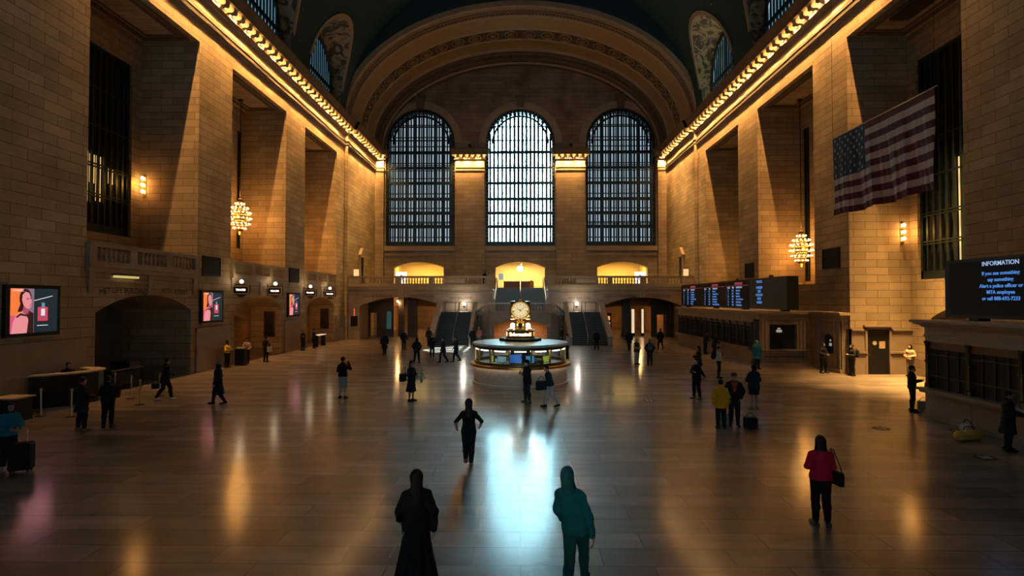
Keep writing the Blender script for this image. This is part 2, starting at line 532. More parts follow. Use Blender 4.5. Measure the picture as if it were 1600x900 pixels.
# window grilles in the recess backs ---------------------------------------------
def recess_window(n, s, y0, y1, z0, z1, lit, bars, warm_cells):
    fr = MB()
    x = s*(REC + .22)
    t = .16
    fr.box(x-.06, x+.06, y0, y0+t, z0, z1); fr.box(x-.06, x+.06, y1-t, y1, z0, z1)
    fr.box(x-.06, x+.06, y0, y1, z0, z0+.45); fr.box(x-.06, x+.06, y0, y1, z1-t, z1)
    ys = [y0 + (y1-y0)*k/bars for k in range(1, bars)]
    for y in ys: fr.box(x-.045, x+.045, y-.07, y+.07, z0, z1)
    for z in (z0+1.9, z0+2.05, z0+3.45, z0+3.6, z0+5.6, z0+7.6):
        if z < z1: fr.box(x-.055, x+.055, y0, y1, z-.035, z+.035)
    f = struct(fr.build('window_%d' % n, M['iron']))
    g = MB(); xg = s*(REC + .40)
    g.box(min(xg, xg+s*.02), max(xg, xg+s*.02), y0, y1, z0, z1)
    g.build('pane', M['soot'], f)
    w = MB()
    cw = (y1-y0)/bars
    for (c, za, zb) in warm_cells:
        xw = s*(REC + .37)
        w.box(min(xw, xw+s*.015), max(xw, xw+s*.015), y0+c*cw+.05, y0+(c+1)*cw-.05, za, zb)
    if warm_cells: w.build('lit_pane', lit, f)

M['amber_dim'] = glow('dim_amber_pane', (0.9, 0.5, 0.2), 0.12)
recess_window(4, -1, 24.3, 30.3, 7.7, 17.5, M['amber_pane'], 14,
              [(6, 9.4, 12.0), (7, 9.3, 11.9), (8, 10.3, 11.8), (9, 9.4, 11.8), (11, 10.5, 11.4)])
recess_window(5, -1, 41.75, 42.62, 8.2, 17.5, M['amber_pane'], 2, [])
recess_window(6, 1, 24.3, 30.4, 5.3, 17.5, M['amber_pane'], 13, [(5, 6.3, 11.8), (6, 6.1, 11.6), (7, 6.2, 11.5)])
recess_window(7, 1, 41.55, 42.62, 5.6, 17.5, M['amber_pane'], 2, [])

# entablature with its hidden bulbs --------------------------------------------------
def cornice_profile():
    """(projection from the wall plane, z)"""
    return [(0.0, 20.45), (0.10, 20.45), (0.10, 20.62), (0.05, 20.64), (0.05, 20.80), (0.12, 20.82), (0.12, 20.95),
            (0.03, 21.0), (0.0, 21.05), (0.0, 21.70), (0.12, 21.74), (0.16, 21.80), (0.395, 21.87), (0.395, 21.885), (0.05, 21.93)]
def cornice_top():
    return [(0.10, 22.28), (0.80, 22.28), (0.98, 22.32), (1.02, 22.55), (1.08, 22.62), (1.22, 22.95), (1.24, 23.05), (0.6, 23.1), (-.8, 23.1)]

def run_cornice(mb, path, prof):
    """path: list of ((x,y),(nx,ny)) stations; profile swept with given outward directions"""
    rows = [[(x + nx*p, y + ny*p, z) for (p, z) in prof] for ((x, y), (nx, ny)) in path]
    mb.grid(rows)

def modillion(mb, x, y, nx, ny, w=.46):
    """S-scrolled bracket sticking out along (nx,ny) under the cornice slab"""
    tx, ty = -ny, nx
    prof = [(0.05, 21.88), (.30, 21.92), (.50, 22.02), (.72, 22.0), (.84, 22.06), (.84, 22.28), (0.05, 22.28)]
    mb.prism(prof, lambda u, v, d: (x + nx*u + tx*d, y + ny*u + ty*d, v), -w/2, w/2)

def cornice_strip(loc, d, power, length, along):
    # lamp strip lying in the cornice trough, turned slightly to the wall below
    o = lamp('cornice_light', 'AREA', loc, power, WARM, None, shape='RECTANGLE', size=length, size_y=.06, spread=R(104))
    z = -Vector(d).normalized(); x = Vector(along).normalized(); y = z.cross(x)
    o.rotation_euler = Matrix((x, y, z)).transposed().to_euler()
    return o
for s, nm in ((-1, 'trim_cornice_left'), (1, 'trim_cornice_right')):
    mb = MB()
    st = [((s*HW, Y_WEST), (-s, 0)), ((s*HW, 57.2), (-s, 0)), ((s*18.3, 57.2), (-s, 0)), ((s*18.3, Y_EAST), (-s, 0))]
    run_cornice(mb, st, cornice_profile())
    run_cornice(mb, st, cornice_top())
    c = struct(mb.build(nm, M['trim']))
    top = MB()
    run_cornice(top, st, [(0.985, 22.33), (1.03, 22.55), (1.09, 22.62), (1.23, 22.95), (1.25, 23.06), (0.6, 23.11)])
    top.build('shaded_crown', M['dark_trim'], c)  # shade on the unlit crown, put into a darker colour
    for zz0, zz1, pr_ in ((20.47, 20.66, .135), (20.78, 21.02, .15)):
        bm_ = MB(); run_cornice(bm_, st, [(0, zz0), (pr_, zz0), (pr_, zz1), (0, zz1 + .02)]); bm_.build('shade_band', M['shade_stone'], c)  # shade under the mouldings, put in as dark bands
    dn = MB()
    y = 18.0
    while y < 68:
        x = s*(HW if y < 57.2 else 18.3)
        dn.box(min(x - s*.10, x - s*.17), max(x - s*.10, x - s*.17), y, y+.10, 21.78, 21.90)
        y += .42
    dn.build('dentils', M['trim'], c)
    md = MB()
    k = 0
    y = 18.3
    bl = MB()
    while y < 67.9:
        x = s*(HW if y < 57.0 else 18.3)
        modillion(md, x, y, -s, 0)
        if y > 23:
            bx = x - s*.46
            bl.ball((bx, y + .47, 22.12), .05, 8, 6)
            lamp('cornice_bulb_light', 'POINT', (x - s*.55, y + .47, 22.08), CORNICE_W*.05, WARM, None, .06)
            if k % 2 == 0:
                cornice_strip((x - s*.46, y + .47, 22.0), (s*.62, 0, -1), CORNICE_W, .8, (0, 1, 0))
        y += .94; k += 1
    md.build('modillions', M['trim'], c)
    bo = bl.build('light_bulbs', M['bulb'], c, smooth=True)

# end wall ----------------------------------------------------------------------------
WIN = [(-17.1, -8.3), (-4.37, 4.37), (8.3, 17.1)]
SILL, SPRING = 10.95, 24.1
ARC_A, ARC_B, ARC_Z = 17.1, 11.0, 23.6        # the tympanum arch
def PE(u, z, d): return (u, Y_EAST + d, z)

end_ops = []
for (a, b) in WIN:
    end_ops.append(Op(a, b, SILL, SPRING, (b-a)/2 - .001))
for (a, b) in ((-16.0, -9.7), (-3.12, 3.08), (9.7, 16.0)):
    end_ops.append(Op(a, b, BALC, 8.25, 0.68))
low_ops = [Op(-17.15, -8.3, 0, 3.5, 0.95), Op(8.7, 17.15, 0, 3.5, .95)]
mb = MB()
opened_wall(mb, PE, -18.4, 18.4, 0, 23.1, [o for o in end_ops if o.zb < 10] , 0, .9, back=False) if False else None
# lower part (ashlar) up to the capitals, upper part (tympanum)
mb = MB()
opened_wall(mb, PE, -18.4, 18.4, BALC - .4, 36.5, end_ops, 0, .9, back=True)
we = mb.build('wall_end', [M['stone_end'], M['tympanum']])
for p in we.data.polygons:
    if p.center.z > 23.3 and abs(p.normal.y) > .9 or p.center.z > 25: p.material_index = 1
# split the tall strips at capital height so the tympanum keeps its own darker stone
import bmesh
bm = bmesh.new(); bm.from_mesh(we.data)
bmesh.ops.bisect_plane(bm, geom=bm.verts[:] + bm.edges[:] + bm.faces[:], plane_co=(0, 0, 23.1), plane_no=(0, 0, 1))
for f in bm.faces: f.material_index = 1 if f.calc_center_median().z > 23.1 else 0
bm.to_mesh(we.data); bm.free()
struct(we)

# piers between the windows with capitals
mb = MB()
cp = MB(); cm = MB(); cb = MB(); cg = MB()
PIERS = [(-18.3, -17.25), (-8.15, -4.52), (4.52, 8.15), (17.25, 18.3)]
for (a, b) in PIERS:
    mb.box(a, b, Y_EAST - .45, Y_EAST + .02, BALC, 20.5)
    pr = cornice_profile(); 
    x0, x1 = a, b
    yb = Y_EAST - .45
    n_side = lambda p: [(x0 - p*.5, Y_EAST), (x0 - p*.5, yb - p*.7), (x1 + p*.5, yb - p*.7), (x1 + p*.5, Y_EAST)]
    for prof, dst in ((cornice_profile(), cp), (cornice_top()[:-1], cp)):
        rows = []
        for (p, z) in prof: rows.append([(u, v, z) for (u, v) in n_side(p)])
        dst.grid(rows)
    topring = [[(u, v, z) for (u, v) in n_side(p)] for (p, z) in [(.985, 22.33), (1.03, 22.55), (1.09, 22.62), (1.23, 22.95), (1.25, 23.06), (.3, 23.12)]]
    cg.grid(topring)
    n = max(2, int(round((b-a+.3)/.72)))
    for k in range(n):
        x = a - .05 + (b - a + .1)*(k + .5)/n
        for (dx) in (0,):
            prof = [(0.05, 21.88), (.25, 21.92), (.40, 22.02), (.52, 22.0), (.60, 22.06), (.60, 22.28), (0.05, 22.28)]
            cm.prism(prof, lambda u, v, d: (x + d, yb - u, v), -.15, .15)
    for k in range(n + 1 if b - a > 2 else n):
        x = a + (b - a)*k/n if b - a > 2 else a + (b-a)*(k+.5)/n + .25
        cb.ball((x, yb - .3, 22.12), .05, 8, 6)
        lamp('cornice_bulb_light', 'POINT', (x, yb - .40, 22.08), CORNICE_W*.05, WARM, None, .06)
        if k % 2 == 0 or b - a < 2:
            cornice_strip((x, yb - .42, 22.0), (0, .45, -1), CORNICE_W*.38, .7, (1, 0, 0))
pe = struct(mb.build('trim_end_piers', M['stone_end']))
c = struct(cp.build('trim_capitals', M['trim']))
cm.build('modillions', M['trim'], c)
cb.build('light_bulbs', M['bulb'], c, smooth=True)
cg.build('shaded_crown', M['dark_trim'], c)  # capital crowns carry the same painted shade

# sills, archivolts, keystones and thin jamb mouldings
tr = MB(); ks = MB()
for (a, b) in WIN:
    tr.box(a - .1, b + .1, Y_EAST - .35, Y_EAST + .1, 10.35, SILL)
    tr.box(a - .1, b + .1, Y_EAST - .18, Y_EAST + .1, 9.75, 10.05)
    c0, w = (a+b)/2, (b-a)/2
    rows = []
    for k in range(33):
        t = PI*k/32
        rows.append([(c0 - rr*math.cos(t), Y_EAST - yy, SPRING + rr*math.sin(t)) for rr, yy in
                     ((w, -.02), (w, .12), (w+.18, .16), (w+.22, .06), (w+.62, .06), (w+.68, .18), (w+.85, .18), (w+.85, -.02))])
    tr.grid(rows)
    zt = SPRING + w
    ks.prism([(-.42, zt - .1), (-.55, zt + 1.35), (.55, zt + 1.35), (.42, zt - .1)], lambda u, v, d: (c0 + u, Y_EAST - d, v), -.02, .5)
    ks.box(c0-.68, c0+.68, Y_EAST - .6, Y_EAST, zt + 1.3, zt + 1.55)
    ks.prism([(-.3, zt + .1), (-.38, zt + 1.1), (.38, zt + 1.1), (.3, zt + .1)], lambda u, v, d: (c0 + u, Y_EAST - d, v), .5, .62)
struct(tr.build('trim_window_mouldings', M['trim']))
struct(ks.build('trim_keystones', M['dark_trim']))

# end windows -------------------------------------------------------------------------
def arch_z(a, b, x, inset=0.0):
    c0, w = (a+b)/2, (b-a)/2 - inset
    d = min(abs(x - c0), w)
    return SPRING + math.sqrt(max(w*w - d*d, 0))

def end_window(n, a, b, day, dense):
    c0, w = (a+b)/2, (b-a)/2
    y = Y_EAST + .55
    root = MB()
    # outer iron frame: ornamented border strip all round
    rows = []
    path = [(a, SILL)] + [(a, SILL + (SPRING-SILL)*k/6) for k in range(1, 7)] + \
           [(c0 - w*math.cos(PI*k/32), SPRING + w*math.sin(PI*k/32)) for k in range(1, 32)] + \
           [(b, SPRING - (SPRING-SILL)*k/6) for k in range(0, 7)]
    bw = .34
    for (u, v) in path:
        if v <= SPRING: iu, iv = u + (bw if u < c0 else -bw), v
        else:
            dx, dz = (u-c0)/w, (v-SPRING)/w
            iu, iv = u - dx*bw, v - dz*bw
        rows.append([(u, y-.16, v), (iu, y-.16, iv), (iu, y+.1, iv), (u, y+.1, v)])
    root.grid(rows, close_v=True)
    root.box(a, b, y-.2, y+.12, SILL, SILL+.62)
    f = struct(root.build('window_%d' % n, M['iron']))
    # beads on the border
    bd = MB()
    for (u, v) in [(a+.17, SILL+.8+.46*k) for k in range(29)] + [(b-.17, SILL+.8+.46*k) for k in range(29)] + \
                  [(c0-(w-.17)*math.cos(PI*k/28), SPRING+(w-.17)*math.sin(PI*k/28)) for k in range(1, 28)]:
        bd.ball((u, y-.18, v), .10, 6, 4)
    bd.build('border_beads', M['steel'] if not dense else M['bronze'], f, smooth=True)
    # heavy transoms
    tz = [23.0, 21.0, 19.05, 17.0, 15.2, 13.45]
    t = MB()
    for z in tz:
        h = .10 if z == 21.0 else .17
        t.box(a+bw*.5, b-bw*.5, y-.14, y+.10, z-h, z+h)
        if z == 21.0:
            t.box(a+bw*.5, b-bw*.5, y-.1, y+.06, z+.3, z+.38); t.box(a+bw*.5, b-bw*.5, y-.1, y+.06, z-.38, z-.3)
    # small cresting cells above the bottom panel
    k = 0
    x = a + .5
    while x < b - .4:
        t.box(x-.03, x+.03, y-.12, y+.06, 13.45, 13.95); x += .27
    t.box(a+bw*.5, b-bw*.5, y-.1, y+.06, 13.9, 13.98)
    t.build('transom', M['iron'], f)
    # mullions
    nb = 17
    mu = MB()
    for k in range(1, nb):
        x = a + (b-a)*k/nb
        zt = arch_z(a, b, x, .3) - .02
        hw = (.085 if k % 4 else .115) if dense else .135
        mu.box(x-hw, x+hw, y-.08, y+.08, SILL+.5, zt)
    for z in (24.55, 26.3):
        half = math.sqrt(max((w-.3)**2 - max(z-SPRING, 0)**2, 0))
        mu.box(c0-half, c0+half, y-.07, y+.07, z-.07, z+.07)
    # fan of scrolls in the head: inner arc
    rows = []
    for k in range(33):
        tt = PI*k/32
        rows.append([(c0-rr*math.cos(tt), y+yy, SPRING+rr*math.sin(tt)) for rr, yy in ((w-.95, -.09), (w-.72, -.09), (w-.72, .05), (w-.95, .05))])
    mu.grid(rows, close_v=True)
    for k in range(1, 22):
        tt = PI*k/22
        mu.tube([(c0-(w-.8)*math.cos(tt), y, SPRING+(w-.8)*math.sin(tt)), (c0-(w-.25)*math.cos(tt), y, SPRING+(w-.25)*math.sin(tt))], .05, 4)
    mu.build('mullion', M['iron'], f)
    # second glazing frame 1.4 m behind, with the catwalks between the two skins
    b2 = MB()
    y2 = y + 1.5
    n2 = 26 if dense else 17
    for k in range(1, n2):
        x = a + (b-a)*(k+.3)/n2
        hw = .075 if dense else .03
        if x < b: b2.box(x-hw, x+hw, y2-.05, y2+.05, SILL, arch_z(a, b, x) + .4)
    for z in tz:
        h = .12 if dense else .07
        b2.box(a, b, y2-.9, y2+.05, z+.30-h, z+.30+h*.4)
    if dense:
        for z in (12.3, 14.3, 16.1, 18.0, 20.0, 22.0, 24.2, 25.4, 27.0):
            b2.box(a, b, y2-.05, y2+.05, z-.06, z+.06)
    b2.build('outer_frame', M['iron'], f)
    g = MB()
    pts = Op(a-.3, b+.3, SILL-.4, SPRING, w+.299).outline(32)
    g.prism(pts, lambda u, v, d: (u, y2+.25+d, v), 0, .03)
    g.build('pane', day, f)
    # side cheeks of the double window
    ck = MB()
    out = Op(a, b, SILL, SPRING, w-.001).outline(32)
    rows = [[(u, Y_EAST+.5, v), (u, y2+.4, v)] for (u, v) in out]
    ck.grid(rows, close_u=True)
    ck.build('window_cheek', M['iron'], f)

end_window(1, *WIN[0], M['day_side'], True)
end_window(2, *WIN[1], M['glass'], False)
# the sunlit street front that fills the middle window
mb = MB(); mb.box(-13, 13, 112, 112.4, 8, 50)
mb.build('outside_glow', M['day_center'])['kind'] = 'structure'
end_window(3, *WIN[2], M['day_side'], True)

# vault ---------------------------------------------------------------------------------
VA, VB, VZ = 18.4, 16.0, 23.0
LUN_W, LUN_S, LUN_R = 3.95, 25.4, 5.0
BCEN = [(a+b)/2 for a, b in BAYS]
EXTRA = [15.3, 3.7, -7.9]
Y_RING = 56.5

def vault_x(z): return VA*math.sqrt(max(1 - ((z-VZ)/VB)**2, 0))
def lun_top(y):
    for c in BCEN + EXTRA:
        d = abs(y - c)
        if d < LUN_W: return LUN_S + LUN_R*math.sqrt(1 - (d/LUN_W)**2)
    return None

ys = {Y_WEST, Y_RING + .3}
for c in BCEN + EXTRA:
    for k in range(25): ys.add(round(c - LUN_W*math.cos(PI*k/24), 5))
y = Y_WEST
while y < Y_RING: ys.add(round(y, 5)); y += 1.5
ys = sorted(ys)
mb = MB(); sail = MB(); rim = MB()
NSEG = 40
for s in (-1, 1):
    def col(y, zs):
        t0 = math.asin(min(1, (zs - VZ)/VB))
        return [(s*VA*math.cos(t0 + (PI/2 - t0)*k/NSEG), y, VZ + VB*math.sin(t0 + (PI/2 - t0)*k/NSEG)) for k in range(NSEG+1)]
    for ya, yb in zip(ys[:-1], ys[1:]):
        m_ = (ya+yb)/2
        inb = lun_top(m_) is not None
        za = (lun_top(ya) or LUN_S) if inb else VZ
        zb = (lun_top(yb) or LUN_S) if inb else VZ
        mb.grid([col(ya, za), col(yb, zb)])
    for c in BCEN + EXTRA:
        rows = []; rrows = []
        for k in range(25):
            y = c - LUN_W*math.cos(PI*k/24)
            z = LUN_S + LUN_R*math.sin(PI*k/24)
            xv = vault_x(z)
            rows.append([(s*(xv + (19.09 - xv)*q), y, z - .9*q*math.sin(PI*k/24)) for q in (0, .25, .5, .75, 1)])
            # raised border following the groin
            o_ = .34
            y2 = c - (LUN_W+o_)*math.cos(PI*k/24); z2 = LUN_S + (LUN_R+o_)*math.sin(PI*k/24)
            rrows.append([(s*(xv-.0), y, z), (s*(xv-.12), y, z), (s*(vault_x(z2)-.12), y2, z2), (s*(vault_x(z2)+.0), y2, z2)])
        rows = [[(s*vault_x(VZ), c-LUN_W, VZ), (s*18.5, c-LUN_W, VZ), (s*18.7, c-LUN_W, VZ), (s*18.85, c-LUN_W, VZ), (s*19.09, c-LUN_W, VZ)]] + rows + \
               [[(s*vault_x(VZ), c+LUN_W, VZ), (s*18.5, c+LUN_W, VZ), (s*18.7, c+LUN_W, VZ), (s*18.85, c+LUN_W, VZ), (s*19.09, c+LUN_W, VZ)]]
        sail.grid(rows)
        rim.grid(rrows)
ceil = struct(mb.build('ceiling', M['vault'], smooth=True))
sail.build('plaster_sail', M['sail'], ceil, smooth='auto')
rim.build('groin_border', M['trim'], ceil)

# lunette windows behind the cornice
n = 8
for s in (-1, 1):
    for c in BCEN + EXTRA[:1]:
        f = MB(); x = s*19.05
        w, top = LUN_W - .35, LUN_S + LUN_R - 1.3
        pts = [(c-w, 22.6), (c-w, LUN_S)] + [(c - w*math.cos(PI*k/16), LUN_S + (LUN_R-1.3)*math.sin(PI*k/16)) for k in range(1, 16)] + [(c+w, LUN_S), (c+w, 22.6)]
        rows = []
        for i_, (u, v) in enumerate(pts):
            iu = c + (u-c)*.93; iv = v - (.25 if v > LUN_S else 0)
            rows.append([(x-s*.1, u, v), (x-s*.1, iu, iv), (x+s*.05, iu, iv), (x+s*.05, u, v)])
        f.grid(rows, close_v=True)
        def lz(y): 
            d = min(abs(y-c), w); return LUN_S + (LUN_R-1.3)*math.sqrt(1-(d/w)**2)
        for k in range(1, 14):
            y = c - w + 2*w*k/14
            f.box(x-.05, x+.05, y-.085, y+.085, 22.6, lz(y))
        f.box(x-.06, x+.06, c-w, c+w, LUN_S-.2, LUN_S+.12)
        fo = struct(f.build('window_%d' % n, M['iron'])); n += 1
        g = MB(); g.prism(pts, lambda u, v, d: (x + s*(.15+d), u, v), 0, .03)
        g.build('pane', M['glass'] if (s > 0 and abs(c - BCEN[2]) < .1) else M['day_lunette'], fo)
        if s > 0 and abs(c - BCEN[2]) < .1:
            for yy in (-2.9, -1.15, .6, 2.35):
                rb = MB(); rb.box(19.75, 19.95, c + yy - .42, c + yy + .42, 22.6, 31); rb.build('sun_stripe_blocker', M['iron'], fo)  # unseen ribs added to split the sun patch into stripes
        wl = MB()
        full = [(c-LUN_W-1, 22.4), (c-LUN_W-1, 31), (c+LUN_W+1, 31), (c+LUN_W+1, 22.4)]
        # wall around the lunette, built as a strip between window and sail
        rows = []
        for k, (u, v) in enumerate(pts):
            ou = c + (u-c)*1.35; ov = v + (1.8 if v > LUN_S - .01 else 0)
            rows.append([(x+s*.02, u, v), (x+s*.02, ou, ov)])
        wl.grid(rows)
        wl.build('window_surround', M['dark_trim'], fo)

# end arch: stepped, banded barrel between the sky vault and the tympanum -------------------
RA, RB, RZ = 18.45, 12.0, 23.1
bands = [  # (y, inset, material of the piece that ends here)
    (Y_RING, -.55, 0), (Y_RING, .0, 1), (56.75, .06, 1), (57.0, -.06, 0), (57.35, .02, 1), (57.6, .10, 0), (57.95, -.02, 1), (58.3, .06, 0), (58.55, .2, 1),
    (60.9, .24, 2), (61.05, .36, 1), (61.2, .24, 1), (63.3, .24, 3), (63.45, .36, 1), (63.6, .26, 1),
    (65.6, .30, 2), (65.7, .62, 1), (66.1, .68, 0), (66.15, .86, 0), (67.0, .86, 3), (67.05, 1.0, 0), (67.9, 1.0, 0), (67.95, 1.22, 1), (68.7, 1.22, 0)]
mb = MB()
NS = 96
def ring_pt(y, ins, t): return ((RA-ins)*math.cos(t), y, RZ + (RB-ins)*math.sin(t))
for (p, q) in zip(bands[:-1], bands[1:]):
    mb.cur = q[2]
    mb.grid([[ring_pt(p[0], p[1], PI*k/NS), ring_pt(q[0], q[1], PI*k/NS)] for k in range(NS+1)])
mb.cur = 0
ring = struct(mb.build('trim_end_arch', [M['arch_dark'], M['trim'], M['arch_band'], M['coffer']], smooth='auto'))
# wall face between the ring and the sky vault
mb = MB()
rows = []
for k in range(NS+1):
    t = PI*k/NS
    x, _, z = ring_pt(0, -.5, t)
    # matching point on the vault section along the same direction
    t2 = math.atan2((z - VZ)/VB, x/VA)
    rows.append([(x, Y_RING + .02, z), (VA*1.03*math.cos(t2), Y_RING + .02, VZ + VB*1.03*math.sin(t2))])
mb.grid(rows)
mb.build('arch_face', M['vault'], ring)
eg = MB()
for k in range(1, 150):
    t = PI*k/150
    for (y, ins, r_) in ((57.2, .02, .10), (58.0, .08, .085)):
        p = ring_pt(y, ins, t)
        eg.ball(p, r_, 6, 4)
eg.build('egg_moulding', M['trim'], ring, smooth=True)
ro = MB()
for k in range(1, 27):
    t = PI*k/27
    # oval frame and rosette laid on the soffit
    tx = Vector((-(RA-.24)*math.sin(t), 0, (RB-.24)*math.cos(t))); tx.normalize()
    nrm = Vector((-tx.z, 0, tx.x)); nrm = nrm if nrm.z < 0 else -nrm
    cpt = Vector(ring_pt(62.2, .26, t))
    ya = Vector((0, 1, 0))
    ov = [cpt + tx*(.68*math.cos(a)) + ya*(.80*math.sin(a)) + nrm*.03 for a in [2*PI*j/20 for j in range(20)]]
    ro.tube(ov + ov[:1], .075, 5, cap=False)
    ro.ball(cpt + nrm*.05, .16, 6, 4)
    for j in range(8):
        a = 2*PI*j/8
        ro.ball(cpt + tx*(.32*math.cos(a)) + ya*(.36*math.sin(a)) + nrm*.04, .09, 5, 4)
ro.build('rosettes', M['arch_band'], ring, smooth=True)

# west end, behind the viewer: same blank wall with three tall windows
mb = MB()
def PW(u, z, d): return (u, Y_WEST - d, z)
wops = [Op(a, b, SILL, SPRING, (b-a)/2-.001) for a, b in WIN]
opened_wall(mb, PW, -18.6, 18.6, 0, 39.5, wops, 0, .8, back=True)
struct(mb.build('wall_west', M['stone']))
for i, (a, b) in enumerate(WIN):
    g = MB()
    g.prism(Op(a, b, SILL, SPRING, (b-a)/2-.001).outline(32), lambda u, v, d: (u, Y_WEST-.5-d, v), 0, .03)
    w = struct(g.build('window_%d' % (20+i), M['glass'] if i == 1 else M['day_west_side']))
    bz = MB()
    for k in range(1, 12):
        x = a + (b-a)*k/12; bz.box(x-.1, x+.1, Y_WEST-.42, Y_WEST-.28, SILL, arch_z(a, b, x))
    bz.build('mullion', M['iron'], w)

# glowing card added far beyond the middle west window, to front-light the booth
mb = MB(); mb.box(-9, 9, -70.4, -70, 19, 37)
mb.build('outside_glow', M['day_west'])['kind'] = 'structure'
# floodlights standing on the capitals, turned to the hall corners
for s, lb in ((-1, 'small black floodlight on the capital left of the middle window'), (1, 'small black floodlight on the capital right of the middle window')):
    t = thing('floodlight', lb, 'light', (s*6.33, Y_EAST - .8, 23.12))
    m = MB(); m.box(-.05, .05, -.05, .05, 0, .25); m.build('stand', M['black'], t)
    m = MB(); m.lathe([(0, -.22), (.14, -.2), (.22, .2), (0, .2)], (0, 0, .42), 12, axis='x'); m.build('lamp_head', M['black'], t, smooth='auto')
    o = lamp('flood_light', 'SPOT', (s*7.0, Y_EAST - 1.1, 23.6), 12000, (1.0, .56, .17), None, .25, spot_size=R(56), spot_blend=.9)
    o.rotation_euler = (Vector((s*18.3, 61.5, 12.5)) - o.location).to_track_quat('-Z', 'Y').to_euler()

# unseen box added over the end arch to block stray sun
mb = MB()
for sx in (-1, 1):
    mb.box(min(sx*19.3, sx*19.7), max(sx*19.3, sx*19.7), 56.4, 69.5, 21, 42)
mb.box(-19.7, 19.7, 56.4, 69.5, 42, 42.4); mb.box(-19.7, 19.7, 69.5, 69.8, 30, 42.4); mb.box(-19.7, 19.7, 56.4, 56.7, 39.2, 42.4)
struct(mb.build('wall_sun_block', M['stone']))
# ------------------------------------------------------------------ passages behind the left arches
for i, (a, b) in enumerate(BAYS):
    mb = MB()
    y0, y1 = a + .55, b - .55
    x0, x1 = -REC - .45, -31.0
    def arch_rows(x): 
        o = Op(y0, y1, 0, 3.62, .82)
        return [(x, u, v) for (u, v) in o.outline(16)]
    mb.grid([arch_rows(x0), arch_rows(x1)])
    o = Op(y0, y1, 0, 3.62, .82).outline(16)
    mb.add([(x1, u, v) for (u, v) in o], [tuple(range(len(o)))])
    ps = struct(mb.build('wall_passage_left', M['marble']))
    # inner portal across the arch, lower than the outer one
    if i > 0:
        q = MB()
        def PI_(u, z, d): return (-21.0 - d, u, z)
        opened_wall(q, PI_, y0 - .02, y1 + .02, 0, 4.5, [Op(y0 + 1.1, y1 - .5, 0, 2.55, .55)], 0, .5)
        struct(q.build('wall_inner_portal', M['orange_wall']))
        dr = MB()
        xa = -19.9
        dr.box(xa, xa + .75, y1 - .06, y1 - .0, 1.35, 3.25)
        t = thing('notice_board', 'dark framed notice board on the side of the track archway ' + ('beside the second pillar' if i == 1 else 'nearest the far corner'), 'notice board', (0, 0, 0))
        dr.build('panel', M['black'], t)
        fr = MB()
        for (p, q_, r_, s_) in ((xa-.06, xa, 1.29, 3.31), (xa+.75, xa+.81, 1.29, 3.31), (xa, xa+.75, 1.29, 1.35), (xa, xa+.75, 3.25, 3.31)):
            fr.box(p, q_, y1-.09, y1, r_, s_)
        fr.build('frame', M['bronze'], t)

def wall_lamp(name, label, loc, power, col, r=.11, mat='globe', group=None):
    t = thing(name, label, 'lamp', loc, 0, group)
    g = MB(); g.ball((0, 0, 0), r, 12, 8); g.build('glass_globe', M[mat], t, smooth=True)
    c = MB(); c.lathe([(0, r*.9), (r*.5, r*.9), (r*.55, r*1.15), (.03, r*1.3), (0, r*1.9)], (0, 0, 0), 10); c.build('cap', M['brass'], t, smooth=True)
    lamp('lamp_light', 'POINT', (loc[0], loc[1], loc[2]-r*1.6), power, col, None, .1)
    return t

wall_lamp('ceiling_lamp', 'small glowing globe high in the second track archway on the left', (-20.5, 37.2, 3.45), 95, WARM2)
wall_lamp('ceiling_lamp', 'small glowing globe high in the farthest track archway on the left', (-20.5, 48.8, 3.45), 95, WARM2)
wall_lamp('ceiling_lamp', 'dim lamp deep inside the dark street archway on the left', (-27.0, 28.6, 3.3), 8, YELLOW)

# carved names over the archways
def arc_text(body, mapfn, c0, zc, size, arc_r, parent, mat, name='lettering'):
    def fn(u, v, d):
        a = u / arc_r
        return mapfn(c0 + (arc_r + v)*math.sin(a), zc - arc_r + (arc_r + v)*math.cos(a), d)
    return text_mesh(body, size, parent, mat, fn, name)

o = Op(24.5, 29.5, 0, 3.2, .7).outline(16)
mb = MB(); mb.grid([[(REC + .44, u, v) for u, v in o], [(30.0, u, v) for u, v in o]]); mb.add([(30.0, u, v) for u, v in o], [tuple(range(len(o)))])
struct(mb.build('wall_passage_right', M['marble']))
# stone balustrades ---------------------------------------------------------------------
def baluster_mesh():
    mb = MB()
    mb.lathe([(0, 0), (.085, 0), (.085, .06), (.05, .08), (.055, .12), (.095, .24), (.085, .31), (.045, .46), (.05, .52), (.08, .54), (.08, .60), (0, .60)], (0, 0, 0), 8)
    o = mb.build('baluster', M['trim'], None, smooth=True)
    me = o.data; bpy.data.objects.remove(o)
    return me
BALUSTER = baluster_mesh()

